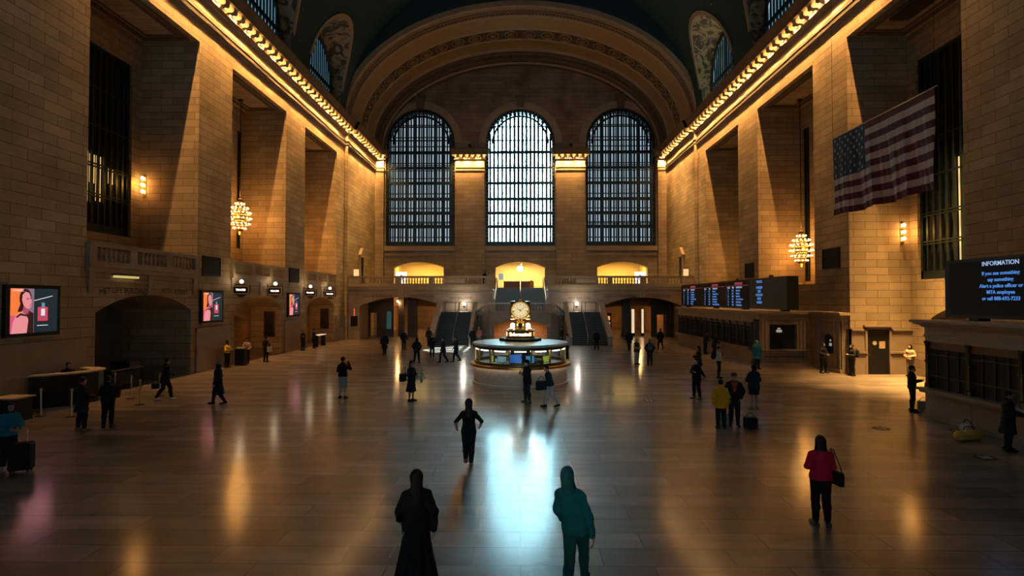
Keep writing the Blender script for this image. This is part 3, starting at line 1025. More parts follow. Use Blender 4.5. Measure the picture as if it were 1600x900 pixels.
def balustrade(label, P, u0, u1, z, pedestals, ph=.95, spacing=.30, cat='balustrade', mat='trim', group=None):
    """P(u, z, d): u along, d depth; pedestals: list of (centre, width)"""
    t = thing('stone_balustrade', label, cat, P((u0+u1)/2, z, 0), 0, group)
    off = Vector(P((u0+u1)/2, z, 0))
    def Q(u, zz, d): return tuple(Vector(P(u, zz, d)) - off)
    def bx(mb, ua, ub, za, zb, da, db):
        a, b = Q(ua, za, da), Q(ub, zb, db)
        mb.box(min(a[0], b[0]), max(a[0], b[0]), min(a[1], b[1]), max(a[1], b[1]), za - z, zb - z)
    m = MB(); bx(m, u0, u1, z, z+.14, -.16, .16); m.build('plinth', M[mat], t)
    m = MB(); bx(m, u0, u1, z+ph-.19, z+ph-.06, -.15, .15); bx(m, u0, u1, z+ph-.06, z+ph, -.20, .20); m.build('rail', M[mat], t)
    for (c, w) in pedestals:
        m = MB(); bx(m, c-w/2, c+w/2, z+.14, z+ph-.19, -.14, .14)
        bx(m, c-w/2+.12, c+w/2-.12, z+.26, z+ph-.30, -.17, .14) if w > .5 else None
        m.build('pedestal', M[mat], t)
    ped = sorted(pedestals)
    u = u0 + spacing*.5
    while u < u1:
        if all(abs(u-c) > w/2 + .08 for c, w in ped):
            o = bpy.data.objects.new('baluster', BALUSTER); COL.objects.link(o); o.parent = t
            o.location = Q(u, z+.14, 0); o.scale = (1, 1, (ph-.33)/.60)
        u += spacing
    return t

def PLb(u, z, d): return (-HW + .02 - d, u, z)
for i, (a, b) in enumerate(BAYS):
    w = b - a
    balustrade(['stone balustrade above the street archway nearest the viewer on the left', 'stone balustrade above the middle archway on the left, behind two lit track signs',
                'stone balustrade above the left archway nearest the end corner'][i],
               PLb, a, b, 5.75, [(a+.2, .4), (a+w/3, .5), (a+2*w/3, .5), (b-.2, .4)], group=None)
    m = MB()
    m.box(-HW-.02, -HW+.22, a-.02, b+.02, 5.62, 5.75); m.box(-HW-.02, -HW+.12, a, b, 5.42, 5.62); m.box(-HW-.02, -HW+.07, a, b, 4.98, 5.05)
    for u in (a+.25, (a+b)/2, b-.25): m.box(-HW-.02, -HW+.08, u-.16, u+.16, 4.5, 5.42)
    struct(m.build('trim_balcony_ledge', M['trim']))

mt_letter = plain('incised_letter_paint', (0.05, 0.04, 0.03), .8)
M['letter'] = mt_letter
def Pw_left(u, z, d): return (-HW + .012 + d*.5, u, z)
# reading direction on the left wall runs towards larger y
st = thing('carved_inscription', 'dark carved lettering along the curve of the street archway on the left', 'inscription', (0, 0, 0))
arc_text('MET LIFE BUILDING', Pw_left, 25.3, 4.62, .36, 13.0, st, M['letter'], 'building_name')
arc_text('45TH', Pw_left, 28.35, 4.66, .36, 13.0, st, M['letter'], 'street_number')
arc_text('STREET', Pw_left, 29.55, 4.58, .36, 13.0, st, M['letter'], 'street_name')
lt = thing('picture_light', 'slim glowing light fitting under the balcony ledge over the street archway', 'light', (-HW + .12, 25.2, 5.25))
m = MB(); m.box(-.04, .10, -.75, .75, -.05, .05); m.build('diffuser', glow('dim_yellow_fitting', (1, .8, .3), .55), lt)
m = MB(); m.box(-.10, .06, -.8, .8, .05, .10); m.build('housing', M['bronze'], lt)

# end balcony ------------------------------------------------------------------------------
YB = 57.8
SX = 2.95                          # half width of the gap for the upper flight
def PB(u, z, d): return (u, YB + d, z)
mb = MB()
opened_wall(mb, PB, -18.32, 18.32, 0, BALC, low_ops + [Op(-SX, SX, 0, BALC + .01)], 0, .9)
struct(mb.build('wall_balcony_front', M['marble']))
mb = MB()
for (a, b) in ((-18.32, -SX), (SX, 18.32)):
    mb.box(a, b, YB, Y_EAST + .9, BALC - .25, BALC)
mb.box(-SX, SX, 64.4, Y_EAST + .9, BALC - .25, BALC)
struct(mb.build('floor_balcony', M['floor']))
mb = MB()
for (a, b) in ((-18.32, -SX), (SX, 18.32)):
    mb.box(a, b, YB - .28, YB, 5.55, 5.78); mb.box(a, b, YB - .16, YB, 5.25, 5.55); mb.box(a, b, YB - .07, YB, 4.85, 4.95)
for c in (-12.7, 12.9): mb.box(c-.28, c+.28, YB - .10, YB, 4.4, 5.3)
struct(mb.build('trim_balcony_cornice', M['trim']))
def PBb(u, z, d): return (u, YB - .05 + d, z)
balustrade('long stone balustrade of the end balcony, left of the central stairs', PBb, -18.3, -SX, BALC + .15,
           [(-17.7, 1.2), (-13.0, .6), (-9.5, .5), (-7.0, 2.2), (-3.3, .7)])
balustrade('long stone balustrade of the end balcony, right of the central stairs', PBb, SX, 18.3, BALC + .15,
           [(17.7, 1.2), (13.0, .6), (9.5, .5), (7.0, 2.2), (3.3, .7)])
tt = thing('carved_inscription', 'dark carved lettering around the left archway under the end balcony', 'inscription', (0, 0, 0))
def Pb_text(u, z, d): return (u, YB - .012 - d*.5, z)
arc_text('GRAYBAR PASSAGE', Pb_text, -15.2, 4.55, .36, 30, tt, M['letter'], 'passage_name')
arc_text('LEXINGTON AVE', Pb_text, -10.6, 4.55, .36, 30, tt, M['letter'], 'street_name')
text_mesh('EAST BALCONY', .34, tt, M['letter'], lambda u, v, d: Pb_text(-6.3 + u, 4.35 + v, d), 'balcony_name')
tt = thing('carved_inscription', 'dark carved lettering around the right archway under the end balcony', 'inscription', (0, 0, 0))
arc_text('LEXINGTON PASSAGE', Pb_text, 10.6, 4.55, .34, 30, tt, M['letter'], 'passage_name')
arc_text('42ND STREET', Pb_text, 15.0, 4.55, .34, 30, tt, M['letter'], 'street_name')
text_mesh('EAST BALCONY', .34, tt, M['letter'], lambda u, v, d: Pb_text(6.3 + u, 4.35 + v, d), 'balcony_name')

# lit rooms behind the three low arches of the balcony
for k, (a, b) in enumerate(((-16.0, -9.7), (-3.12, 3.08), (9.7, 16.0))):
    m = MB()
    y0, y1 = Y_EAST + .9, 75.5
    m.box(a - .6, a - .5, y0, y1, BALC, 9.3); m.box(b + .5, b + .6, y0, y1, BALC, 9.3)
    m.box(a - .6, b + .6, y1, y1 + .1, BALC, 9.3); m.box(a - .6, b + .6, y0, y1, 9.3, 9.4)
    m.box(a - .6, b + .6, y0, y1, BALC - .1, BALC)
    struct(m.build('wall_balcony_room', M['ochre_wall']))
    cx = (a + b)/2
    lamp('room_light', 'AREA', (cx, 71.8, 9.15), 800 if k != 1 else 1200, YELLOW if k != 1 else (1, .72, .30), None, shape='RECTANGLE', size=5.0, size_y=3.0)
    fx = thing('ceiling_light', ['flat ceiling light in the yellow room behind the left balcony arch', 'flat ceiling light in the bright room behind the middle balcony arch', 'flat ceiling light in the yellow room behind the right balcony arch'][k], 'light', (cx, 71.8, 9.2))
    m2 = MB(); m2.box(-2.5, 2.5, -1.5, 1.5, .02, .10); m2.build('housing', M['steel'], fx)

# shop emblem hanging in the middle arch: a bitten apple with a leaf
ap = thing('apple_sign', 'glowing white bitten apple emblem hung in the middle balcony arch', 'sign', (0.0, Y_EAST - .05, 8.08))
m = MB()
out = []
for k in range(49):
    t = PI/2 + 2*PI*k/48
    r_ = .40*(1 + .06*math.cos(2*t)) - (.07 if abs(math.sin(t)) > .93 else 0)
    x, z = r_*math.cos(t)*1.02, r_*math.sin(t)
    d = math.hypot(x - .46, z - .05)
    if d < .20:
        f = .20/d; x, z = .46 + (x-.46)*f, .05 + (z-.05)*f
    out.append((x, z))
m.prism(out[:-1], lambda u, v, d: (u, d, v), -.05, .05)
m.build('apple', glow('apple_white', (1, .98, .92), 3.0), ap)
m = MB(); m.prism([(.02, .42), (.05, .58), (.20, .68), (.18, .52)], lambda u, v, d: (u, d, v), -.05, .05); m.build('leaf', glow('apple_leaf_white', (1, .98, .92), 3.0), ap)
m = MB(); m.tube([(0, 0, .38), (0, 0, .84)], .012, 5); m.build('hanger', M['steel'], ap)

M['dark_step'] = plain('dark_step_stone', (.022, .026, .030), .45, var=.25)
# central stairs ----------------------------------------------------------------------------
LAND = 2.95
YL = 53.0
mb = MB()
n = 17
for k in range(n):
    z1 = LAND + (BALC - LAND)*(k+1)/n
    ya = YB + .4 + (64.4 - YB - .4)*k/n
    mb.box(-SX, SX, ya, 64.45, LAND - .2 if k == 0 else z1 - .2, z1)
st = thing('upper_staircase', 'blue grey upper flight climbing from the landing to the end balcony', 'staircase', (0, 0, 0))
mb.build('steps', M['step'], st)
for s in (-1, 1):
    m = MB()
    x0, x1 = (s*SX, s*(SX - .3))
    m.prism([(YB - .1, LAND), (YB - .1, LAND + 1.1), (YB + .4, LAND + 1.15), (64.4, BALC + 1.05), (64.9, BALC + 1.05), (64.9, BALC - .2), (YB + .4, LAND - .2)],
            lambda u, v, d: (d, u, v), min(x0, x1), max(x0, x1))
    m.build('side_wall', M['marble_plain'], st)
    m = MB(); m.tube([(s*(SX-.15), YB - .1, LAND+1.18), (s*(SX-.15), YB+.4, LAND+1.22), (s*(SX-.15), 64.4, BALC+1.12), (s*(SX-.15), 64.9, BALC+1.12)], .09, 8); m.build('rail_cap', M['rail_marble'], st, smooth=True)
m = MB(); m.tube([(0, YB + .5, LAND), (0, YB + .5, LAND + 1.0), (0, 64.5, BALC + .95), (0, 64.5, BALC)], .045, 8)
for k in range(1, 4):
    y = YB + .5 + 6*k/4; m.tube([(0, y, LAND + (BALC-LAND)*k/4), (0, y, LAND + .95 + (BALC-LAND)*k/4)], .03, 6)
m.build('centre_handrail', M['steel'], st, smooth=True)

# landing with its rounded front wall
mb = MB()
mb.box(-8.1, 8.1, 54.9, YB + .5, LAND - .3, LAND)
mb.box(-4.3, 4.3, YL + .3, 54.95, LAND - .3, LAND)
struct(mb.build('floor_landing', M['step']))
plan = [(-4.35, 54.9, .72), (-4.2, 54.0, 1.75 - LAND + 1.0), (-3.6, 53.35, 0.75), (-2.75, YL, 1.0), (2.75, YL, 1.0), (3.6, 53.35, .75), (4.2, 54.0, 1.75 - LAND + 1.0), (4.35, 54.9, .72)]
# front wall: straight middle with an arch, canted sides
mb = MB()
def PD(u, z, d): return (u, YL + d, z)
opened_wall(mb, PD, -2.95, 2.95, 0, LAND, [Op(-2.72, 2.72, 0, 1.55, .72)], 0, .5)
for s in (-1, 1):
    pts = [(s*2.95, YL), (s*3.7, YL+.35), (s*4.25, YL+1.1), (s*4.35, 55.0)]
    tops = [LAND, LAND - .35, LAND - .9, LAND - .9]
    rows = [[(x, y, 0), (x, y, t)] for (x, y), t in zip(pts, tops)]
    mb.grid(rows)
    rows = [[(x - s*.35, y + .2, 0), (x - s*.35, y + .2, t), (x, y, t)] for (x, y), t in zip(pts, tops)]
    mb.grid(rows)
struct(mb.build('wall_landing_front', M['marble']))
# niche behind the landing arch, lit orange
mb = MB()
o = Op(-2.72, 2.72, 0, 1.55, .72).outline(20)
mb.grid([[(u, YL + .5, v) for u, v in o], [(u, 56.2, v) for u, v in o]])
mb.add([(u, 56.2, v) for u, v in o], [tuple(range(len(o)))])
struct(mb.build('wall_landing_niche', M['orange_wall']))
lamp('niche_light', 'AREA', (0, 54.6, 2.0), 120, (1, .45, .15), None, shape='RECTANGLE', size=4.0, size_y=.5)
fx = thing('ceiling_light', 'strip light inside the orange archway below the stair landing', 'light', (0, 54.6, 2.06))
m = MB(); m.box(-2.0, 2.0, -.2, .2, .01, .06); m.build('housing', M['steel'], fx)

# balustrade on the landing front
bt = thing('stone_balustrade', 'stone balustrade round the stair landing behind the clock', 'balustrade', (0, YL + .15, LAND))
m = MB(); m.box(-2.9, 2.9, -.2, .2, 0, .12); m.build('plinth', M['trim'], bt)
m = MB(); m.box(-2.95, 2.95, -.22, .22, .80, .95); m.build('rail', M['rail_marble'], bt)
for c in (-2.75, 0, 2.75):
    m = MB(); m.box(c-.22, c+.22, -.17, .17, .12, .80); m.build('pedestal', M['trim'], bt)
u = -2.35
while u < 2.4:
    if abs(u) > .35:
        o = bpy.data.objects.new('baluster', BALUSTER); COL.objects.link(o); o.parent = bt; o.location = (u, 0, .12); o.scale = (.9, .9, .68/.6)
    u += .29
for s in (-1, 1):
    pts = [(s*2.95, -.0, .0), (s*3.7, .35, -.35), (s*4.25, 1.1, -.9)]
    m = MB(); m.tube([(x, y, z + .88) for x, y, z in pts], .13, 6); m.build('sloping_rail', M['rail_marble'], bt)
    for (p, q) in zip(pts[:-1], pts[1:]):
        for k in (.2, .5, .8):
            x, y, z = [p[i] + (q[i]-p[i])*k for i in range(3)]
            o = bpy.data.objects.new('baluster', BALUSTER); COL.objects.link(o); o.parent = bt; o.location = (x, y, z + .02); o.scale = (.9, .9, 1.3)

# lower flights on both sides
for s in (-1, 1):
    xi, xo = 4.55, 7.95
    st = thing('lower_staircase', 'dark lower flight going down %s of the landing' % ('left' if s < 0 else 'right'), 'staircase', (0, 0, 0))
    mb = MB(); n = 18
    y0, y1 = 49.9, 54.95
    for k in range(n):
        z1 = LAND*(k+1)/n
        mb.box(min(s*xi, s*xo), max(s*xi, s*xo), y0 + (y1-y0)*k/n, y1, max(0, z1 - .34), z1)
    mb.build('steps', M['dark_step'], st)
    for nm, x, wdt in (('outer', xo, .42), ('inner', xi - .10, .26)):
        m = MB()
        m.prism([(y0 - .35, 0), (y0 - .35, .80), (y0, .86), (y1, LAND + .86), (y1 + .2, LAND + .86), (y1 + .2, 0)], lambda u, v, d: (d, u, v), min(s*x, s*(x+wdt)), max(s*x, s*(x+wdt)))
        m.build('stringer_wall', M['marble_plain'], st)
        m = MB()
        m.prism([(y0 - .42, .80), (y0 - .42, .92), (y0, .99), (y1, LAND + .99), (y1 + .25, LAND + .99), (y1 + .25, LAND + .86), (y1, LAND + .86), (y0, .86)],
                lambda u, v, d: (d, u, v), min(s*(x-.05), s*(x+wdt+.05)), max(s*(x-.05), s*(x+wdt+.05)))
        m.build('rail_cap', M['rail_marble'], st)
    m = MB(); xm = s*6.15
    m.tube([(xm, y0 - .1, 0), (xm, y0 - .1, .95), (xm, y1, LAND + .95), (xm, y1, LAND)], .04, 8)
    m.build('centre_handrail', M['steel'], st, smooth=True)
    # railing at the head of the flight and the lamp on the wall behind it
    rl = thing('iron_railing', 'dark iron railing at the head of the %s lower flight' % ('left' if s < 0 else 'right'), 'railing', (s*6.2, 57.0, LAND))
    m = MB(); m.box(-1.7, 1.7, -.03, .03, .95, 1.0); m.box(-1.7, 1.7, -.03, .03, .1, .14); m.build('rails', M['iron'], rl)
    for x in (-1.7, -.6, .6, 1.7):
        m = MB(); m.box(x-.03, x+.03, -.03, .03, 0, 1.0); m.build('post', M['iron'], rl)
    t = thing('wall_lantern', 'bright white globe lantern above the head of the %s lower stairs' % ('left' if s < 0 else 'right'), 'lamp', (s*5.95, YB - .3, 3.72))
    g = MB(); g.ball((0, 0, 0), .19, 14, 10); g.build('glass_globe', glow('lantern_glass', (1, .93, .82), 6), t, smooth=True)
    g = MB(); g.lathe([(0, -.34), (.05, -.30), (.13, -.2), (.12, -.15)], (0, 0, 0), 10); g.tube([(0, 0, -.3), (0, .15, -.36), (0, .3, -.3)], .025, 6); g.build('bracket', M['bronze'], t, smooth=True)
    lamp('lantern_light', 'POINT', (s*5.95, YB - 1.2, 3.9), 110, (1, .86, .70), None, .15)

# passages under the balcony -------------------------------------------------------------------
for s in (-1, 1):
    x0, x1 = (-17.15, -8.3) if s < 0 else (8.7, 17.15)
    m = MB()
    m.quad((x0, YB+.9, 0), (x0, 80, 0), (x0, 80, 4.5), (x0, YB+.9, 4.5))
    m.quad((x1, YB+.9, 0), (x1, 80, 0), (x1, 80, 4.5), (x1, YB+.9, 4.5))
    m.quad((x0, 80, 0), (x1, 80, 0), (x1, 80, 4.5), (x0, 80, 4.5))
    m.quad((x0, YB+.9, 4.5), (x1, YB+.9, 4.5), (x1, 80, 4.5), (x0, 80, 4.5))
    struct(m.build('wall_passage_end', M['orange_wall']))
    b_ = MB()
    def PBm(u, z, d): return (u, 63.6 + d, z)
    opened_wall(b_, PBm, x0, x1, 0, 4.5, [Op(x0 + .5, x1 - .5, 0, 3.15, .35)], 0, .7)
    struct(b_.build('wall_passage_beam', M['orange_wall']))
    for k, (xx, yy, pw) in enumerate((((x0+x1)/2 - 1.2, 61.6, 110), ((x0+x1)/2 + 1.6, 66.5, 190), ((x0+x1)/2 - 1.5, 72, 260))):
        wall_lamp('ceiling_lamp', 'small bright ceiling lamp %s the %s passage under the end balcony' % (['just inside', 'midway along', 'deep in'][k], 'left' if s < 0 else 'right'),
                  (xx, yy, 4.0 if k == 0 else 3.9), pw, (1, .52, .18), .13, 'globe')
def pillar(label, x, y, w, d, h, mat='marble_dark'):
    t = thing('square_pillar', label, 'pillar', (x, y, 0))
    m = MB(); m.box(-w/2-.06, w/2+.06, -d/2-.06, d/2+.06, 0, .25); m.build('base', M[mat], t)
    m = MB(); m.box(-w/2, w/2, -d/2, d/2, .25, h-.2); m.build('shaft', M[mat], t)
    m = MB(); m.box(-w/2-.06, w/2+.06, -d/2-.06, d/2+.06, h-.2, h); m.build('capital', M[mat], t)
pillar('slim dark pillar in the left passage under the balcony', -13.6, 62.2, .6, .6, 4.45)
pillar('wide dark pillar right of the slim one in the left passage', -12.1, 61.0, 1.0, .7, 4.45)
pillar('wide dark pillar standing mid way across the right passage under the balcony', 11.9, 61.5, .9, .8, 4.45)
m = MB(); 
def PP(u, z, d): return (u, 61.2 + d, z)
opened_wall(m, PP, -17.15, -14.35, 0, 4.5, [Op(-16.9, -16.2, 0, 2.7), Op(-15.1, -14.55, .9, 2.6, .27)], 0, .3)
struct(m.build('wall_passage_partition', M['marble_dark']))
gw = MB(); gw.box(-15.1, -14.55, 61.36, 61.38, .9, 2.87); struct(gw.build('window_40', glow('teal_lit_pane', (.12, .45, .45), .10)))
m = MB()
opened_wall(m, PP, 14.7, 17.15, 0, 4.5, [Op(15.3, 16.3, 0, 2.5)], 0, .3)
struct(m.build('wall_passage_partition', M['marble_dark']))
for k, (xx, w, lab) in enumerate(((12.95, .32, 'left'), (14.05, .24, 'right'))):
    t = thing('lit_poster', 'tall glowing poster case in the right passage, %s of the pair' % lab, 'poster case', (xx, 62.9, 0))
    m = MB(); m.box(-w/2-.05, w/2+.05, -.08, .08, .0, 3.2); m.build('case', M['black'], t)
    m = MB(); m.box(-w/2, w/2, -.10, -.08, .35, 3.1); m.build('panel', glow('warm_poster_panel', (1, .74, .45), .85), t)
t = thing('sign_pylon', 'black pylon with an orange and a white lit panel beside the right stairs', 'sign', (9.55, 59.6, 0))
m = MB(); m.box(-.36, .36, -.12, .12, 0, 2.75); m.build('body', M['black'], t)
for (z0, z1, c_) in ((1.95, 2.4, (1, .42, .12)), (1.2, 1.75, (1, .75, .6))):
    m = MB(); m.box(-.22, .22, -.14, -.12, z0, z1); m.build('panel', glow('pylon_panel', c_, .8), t)
# ------------------------------------------------------------------ information booth
BX, BY = 0.0, 27.8
bo = thing('information_booth', 'round marble information booth with glazed windows in the middle of the floor', 'booth', (BX, BY, 0))
m = MB(); m.lathe([(0, 0), (2.42, 0), (2.42, .12), (2.36, .14), (2.36, .93), (2.40, .96), (2.40, .99), (2.2, .99)], (0, 0, 0), 72); m.build('base', M['booth_stone'], bo, smooth='auto')
m = MB(); m.lathe([(2.2, .99), (2.52, .99), (2.56, 1.02), (2.52, 1.06), (2.2, 1.06)], (0, 0, 0), 72); m.build('counter_ledge', M['brass'], bo, smooth='auto')
m = MB(); m.lathe([(2.51, .92), (2.56, .92), (2.56, 1.03), (2.51, 1.03)], (0, 0, 0), 72); m.build('ledge_lip', M['brass'], bo, smooth='auto')
m = MB(); m.lathe([(2.40, .955), (2.49, .955), (2.49, .985), (2.40, .985)], (0, 0, 0), 60); m.build('ledge_fill', glow('ledge_fill_glow', (1, .80, .58), 2.6), bo)  # glow ring added under the ledge to brighten the booth base
m = MB(); m.lathe([(2.24, 1.06), (2.30, 1.06), (2.30, 1.16), (2.24, 1.16)], (0, 0, 0), 72); m.lathe([(2.24, 1.80), (2.31, 1.80), (2.31, 1.92), (2.24, 1.92)], (0, 0, 0), 72); m.build('window_band', M['bronze'], bo, smooth='auto')
NB = 14
for k in range(NB):
    a = 2*PI*(k+.5)/NB - PI/2
    c, s_ = math.cos(a), math.sin(a)
    f = MB()
    def BP(u, v, d): return ((2.27+d)*c - u*s_, (2.27+d)*s_ + u*c, v)
    f.prism([(-.035, 1.16), (.035, 1.16), (.035, 1.82), (-.035, 1.82)], BP, -.03, .04)
    f.build('window_post', M['brass'], bo)
for k in range(NB):
    a = 2*PI*k/NB - PI/2
    a0, a1 = a - PI/NB, a + PI/NB
    g = MB(); g.lathe([(2.27, 1.16), (2.27, 1.82)], (0, 0, 0), 5, a0=a0 + .02, a1=a1 - .02); g.build('window_pane', M['glass'], bo, fix=False)
    f = MB(); f.lathe([(2.20, 1.72), (2.27, 1.72), (2.27, 1.765), (2.20, 1.765), (2.20, 1.72)], (0, 0, 0), 4, a0=a0 + .10, a1=a1 - .10); f.build('strip_light', glow('strip_tube', (.85, 1.0, .92), 3.0) if 'striptube' not in M else M['striptube'], bo)
    if 'striptube' not in M: M['striptube'] = bpy.data.materials['strip_tube']
m = MB(); m.lathe([(0, 1.92), (2.36, 1.92), (2.42, 1.97), (2.40, 2.05), (1.2, 2.11), (0, 2.11)], (0, 0, 0), 72); m.build('roof', plain('pale_metal_roof', (.50, .54, .56), .35, .2), bo, smooth='auto')
m = MB(); m.lathe([(1.0, .98), (2.3, .98), (2.3, 1.0), (1.0, 1.0)], (0, 0, 0), 48); m.build('inner_worktop', M['wood'], bo)
m = MB(); m.lathe([(0, 0), (1.0, 0), (1.0, 1.05), (1.06, 1.05), (1.06, 1.10), (0, 1.10)], (0, 0, 0), 8); m.build('core_cabinet', M['black'], bo)
m = MB(); m.lathe([(.55, 1.1), (.55, 1.92)], (0, 0, 0), 24); m.build('core_drum', M['black'], bo)
# screens and leaflet racks inside
for (ang, col, nm, w, h, txt) in ((-98, (.04, .25, .9), 'screen', .62, .40, True), (-75, (.10, .5, .95), 'screen', .40, .34, False), (-120, (.35, .55, .6), 'screen', .5, .3, False), (-46, (.8, .95, .1), 'leaflet_rack', .42, .3, False), (-142, (.9, .75, .15), 'leaflet_rack', .34, .3, False)):
    a = R(ang); c, s_ = math.cos(a), math.sin(a)
    f = MB()
    def SP(u, v, d): return ((1.78+d)*c - u*s_, (1.78+d)*s_ + u*c, v)
    f.prism([(-w/2-.03, 1.14), (w/2+.03, 1.14), (w/2+.03, 1.18+h), (-w/2-.03, 1.18+h)], SP, -.06, 0)
    sc = f.build(nm, M['black'], bo)
    f = MB(); n_ = 5 if nm == 'leaflet_rack' else 1
    for i in range(n_):
        wa = -w/2 + w*i/n_ + (.01 if n_ > 1 else 0); wb = -w/2 + w*(i+1)/n_ - (.01 if n_ > 1 else 0)
        f.prism([(wa, 1.17), (wb, 1.17), (wb, 1.155+h), (wa, 1.155+h)], SP, 0.002, .012)
    f.build('display', glow('booth_display', col, .35 if nm == 'screen' else .3), sc)
lamp('booth_light', 'POINT', (BX, BY - 1.5, 1.75), 5, (.85, 1, .92), None, .1)
lamp('booth_light', 'POINT', (BX - 1.5, BY - .4, 1.75), 3.5, (.85, 1, .92), None, .1)
lamp('booth_light', 'POINT', (BX + 1.5, BY - .4, 1.75), 3.5, (.85, 1, .92), None, .1)
# bits left on the booth counter inside
for (ang, r_, w, h, mt, nm, lb) in ((-109, 2.0, .22, .24, 'white_box', 'paper_box', 'white paper box behind the booth glass left of the blue screen'),
                                    (-60, 2.02, .16, .28, 'dark_box', 'till', 'dark till behind the booth glass right of the centre')):
    a = R(ang)
    t = thing(nm, lb, 'box', (BX + r_*math.cos(a), BY + r_*math.sin(a), 1.002), a + PI/2)
    f = MB(); f.box(-w/2, w/2, -.06, .06, 0, h); f.build('body', plain('card_'+nm, (.7, .68, .6) if nm == 'paper_box' else (.03, .03, .03), .6), t)
    f = MB(); f.box(-w/2-.01, w/2+.01, -.07, .07, h, h+.03); f.build('lid', plain('card_lid_'+nm, (.6, .58, .5) if nm == 'paper_box' else (.05, .05, .05), .6), t)

# four faced clock ------------------------------------------------------------------------------
CZ = 2.11
cl = thing('four_faced_clock', 'golden four faced ball clock on top of the information booth', 'clock', (BX, BY, CZ))
m = MB(); m.lathe([(0, 0), (1.08, 0), (1.08, .13), (1.0, .15), (0, .15)], (0, 0, 0), 8); m.build('plinth', M['black'], cl)
m = MB(); m.lathe([(.60, .15), (.74, .15), (.74, .19), (.70, .20), (.70, .50), (.74, .51), (.74, .55), (.55, .55)], (0, 0, 0), 40); m.build('sign_drum', M['bronze'], cl, smooth='auto')
for k in range(12):
    a = 2*PI*(k+.5)/12 - PI/2
    if k in (0, 11): continue
    f = MB(); f.lathe([(.715, .25), (.715, .45)], (0, 0, 0), 4, a0=a-.13, a1=a+.13); f.build('drum_window', M['amber_pane'] if k % 3 else M['white_sign'], cl, fix=False)
def drum_fn(u, v, d):
    a = u/.72 - PI/2
    return ((.715+d)*math.cos(a), (.715+d)*math.sin(a), .345 + v)
text_mesh('Information', .23, cl, glow('sign_letter', (1, .85, .5), 3.5), drum_fn, 'lettering', bold=.006)
m = MB(); m.lathe([(0, .55), (.62, .55), (.60, .62), (.34, .66), (.28, .75), (.30, .86), (.24, .95), (.16, 1.0), (.13, 1.06), (.19, 1.09), (.19, 1.13), (.12, 1.15), (.11, 1.2), (0, 1.2)], (0, 0, 0), 24); m.build('pedestal', M['brass'], cl, smooth='auto')
m = MB(); m.lathe([(0, -.02), (.10, -.02), (.12, 0), (.10, .02), (0, .02)], (0, -.30, .80), 20, axis='y'); m.build('small_dial', M['black'], cl, smooth=True)
for k in range(4):
    a = PI/4 + PI/2*k
    gx, gy = .56*math.cos(a), .56*math.sin(a)
    f = MB(); f.tube([(.3*math.cos(a), .3*math.sin(a), .62), (gx*.9, gy*.9, .58), (gx, gy, .64)], .03, 6); br = f.build('lamp_arm', M['brass'], cl, smooth=True)
    f = MB(); f.ball((gx, gy, .76), .115, 14, 10); f.build('lamp_globe', glow('clock_globe', (1, .9, .72), 7) if k == 0 else bpy.data.materials['clock_globe'], cl, smooth=True)
    lamp('clock_light', 'POINT', (BX + gx*1.5, BY + gy*1.5, CZ + .80), 5, (1, .8, .5), None, .1)
m = MB(); m.lathe([(0, 1.10), (.12, 1.10), (.20, 1.16), (.29, 1.26), (.35, 1.40), (.37, 1.54), (.35, 1.68), (.29, 1.82), (.17, 1.95), (.07, 2.01), (.05, 2.05), (.075, 2.10), (.05, 2.15), (.02, 2.2), (0, 2.22)], (0, 0, 0), 28); m.build('case', M['brass'], cl, smooth='auto')
CC = 1.54
def dial(k):
    a = -PI/2 + k*PI/2
    c, s_ = math.cos(a), math.sin(a)
    def D(u, v, d): return ((.36+d)*c - u*1.2*s_, (.36+d)*s_ + u*1.2*c, CC + v*1.15)
    f = MB()
    for (p, q) in (((.33, 0), (.40, .06)),):
        rows = []
        for j in range(33):
            t = 2*PI*j/32
            rows.append([D(r_*math.cos(t), r_*math.sin(t), d) for r_, d in ((.31, .10), (.33, .15), (.38, .15), (.41, .10), (.41, -.1))])
        f.grid(rows)
    fr = f.build('dial_frame', M['brass'], cl, smooth='auto')
    f = MB()
    rows = [[D(r_*math.cos(2*PI*j/32), r_*math.sin(2*PI*j/32), d) for r_, d in ((0, .16), (.15, .152), (.25, .135), (.33, .11))] for j in range(33)]
    f.grid(rows)
    f.build('dial', glow('opal_dial', (1, .76, .40), .75) if k == 0 else bpy.data.materials['opal_dial'], fr, smooth=True)
    f = MB()
    for h in range(12):
        t = PI/2 - 2*PI*h/12
        r0 = .24 if h % 3 else .22
        f.prism([(r0*math.cos(t)-.011*math.sin(t), r0*math.sin(t)+.011*math.cos(t)), (.29*math.cos(t)-.011*math.sin(t), .29*math.sin(t)+.011*math.cos(t)),
                 (.29*math.cos(t)+.011*math.sin(t), .29*math.sin(t)-.011*math.cos(t)), (r0*math.cos(t)+.011*math.sin(t), r0*math.sin(t)-.011*math.cos(t))], D, .13, .155)
    f.build('hour_marks', M['bronze'], fr)
    for (nm, ang, L_, w) in (('hour_hand', 306, .19, .016), ('minute_hand', 48, .28, .011)):
        t = PI/2 - R(ang)
        f = MB(); cx, sx = math.cos(t), math.sin(t)
        f.prism([(-.05*cx - w*sx, -.05*sx + w*cx), (L_*cx - w*.4*sx, L_*sx + w*.4*cx), (L_*cx + w*.4*sx, L_*sx - w*.4*cx), (-.05*cx + w*sx, -.05*sx - w*cx)], D, .165, .175)
        f.build(nm, M['black'], fr)
for k in range(4): dial(k)
for k in range(4):
    a = PI/4 + k*PI/2
    f = MB(); f.tube([(q*math.cos(a), q*math.sin(a), zz) for q, zz in ((.20, 1.15), (.38, 1.30), (.47, 1.45), (.49, 1.56), (.46, 1.68), (.36, 1.82), (.16, 1.98))], .06, 6); f.build('corner_rib', M['black'], cl, smooth=True)

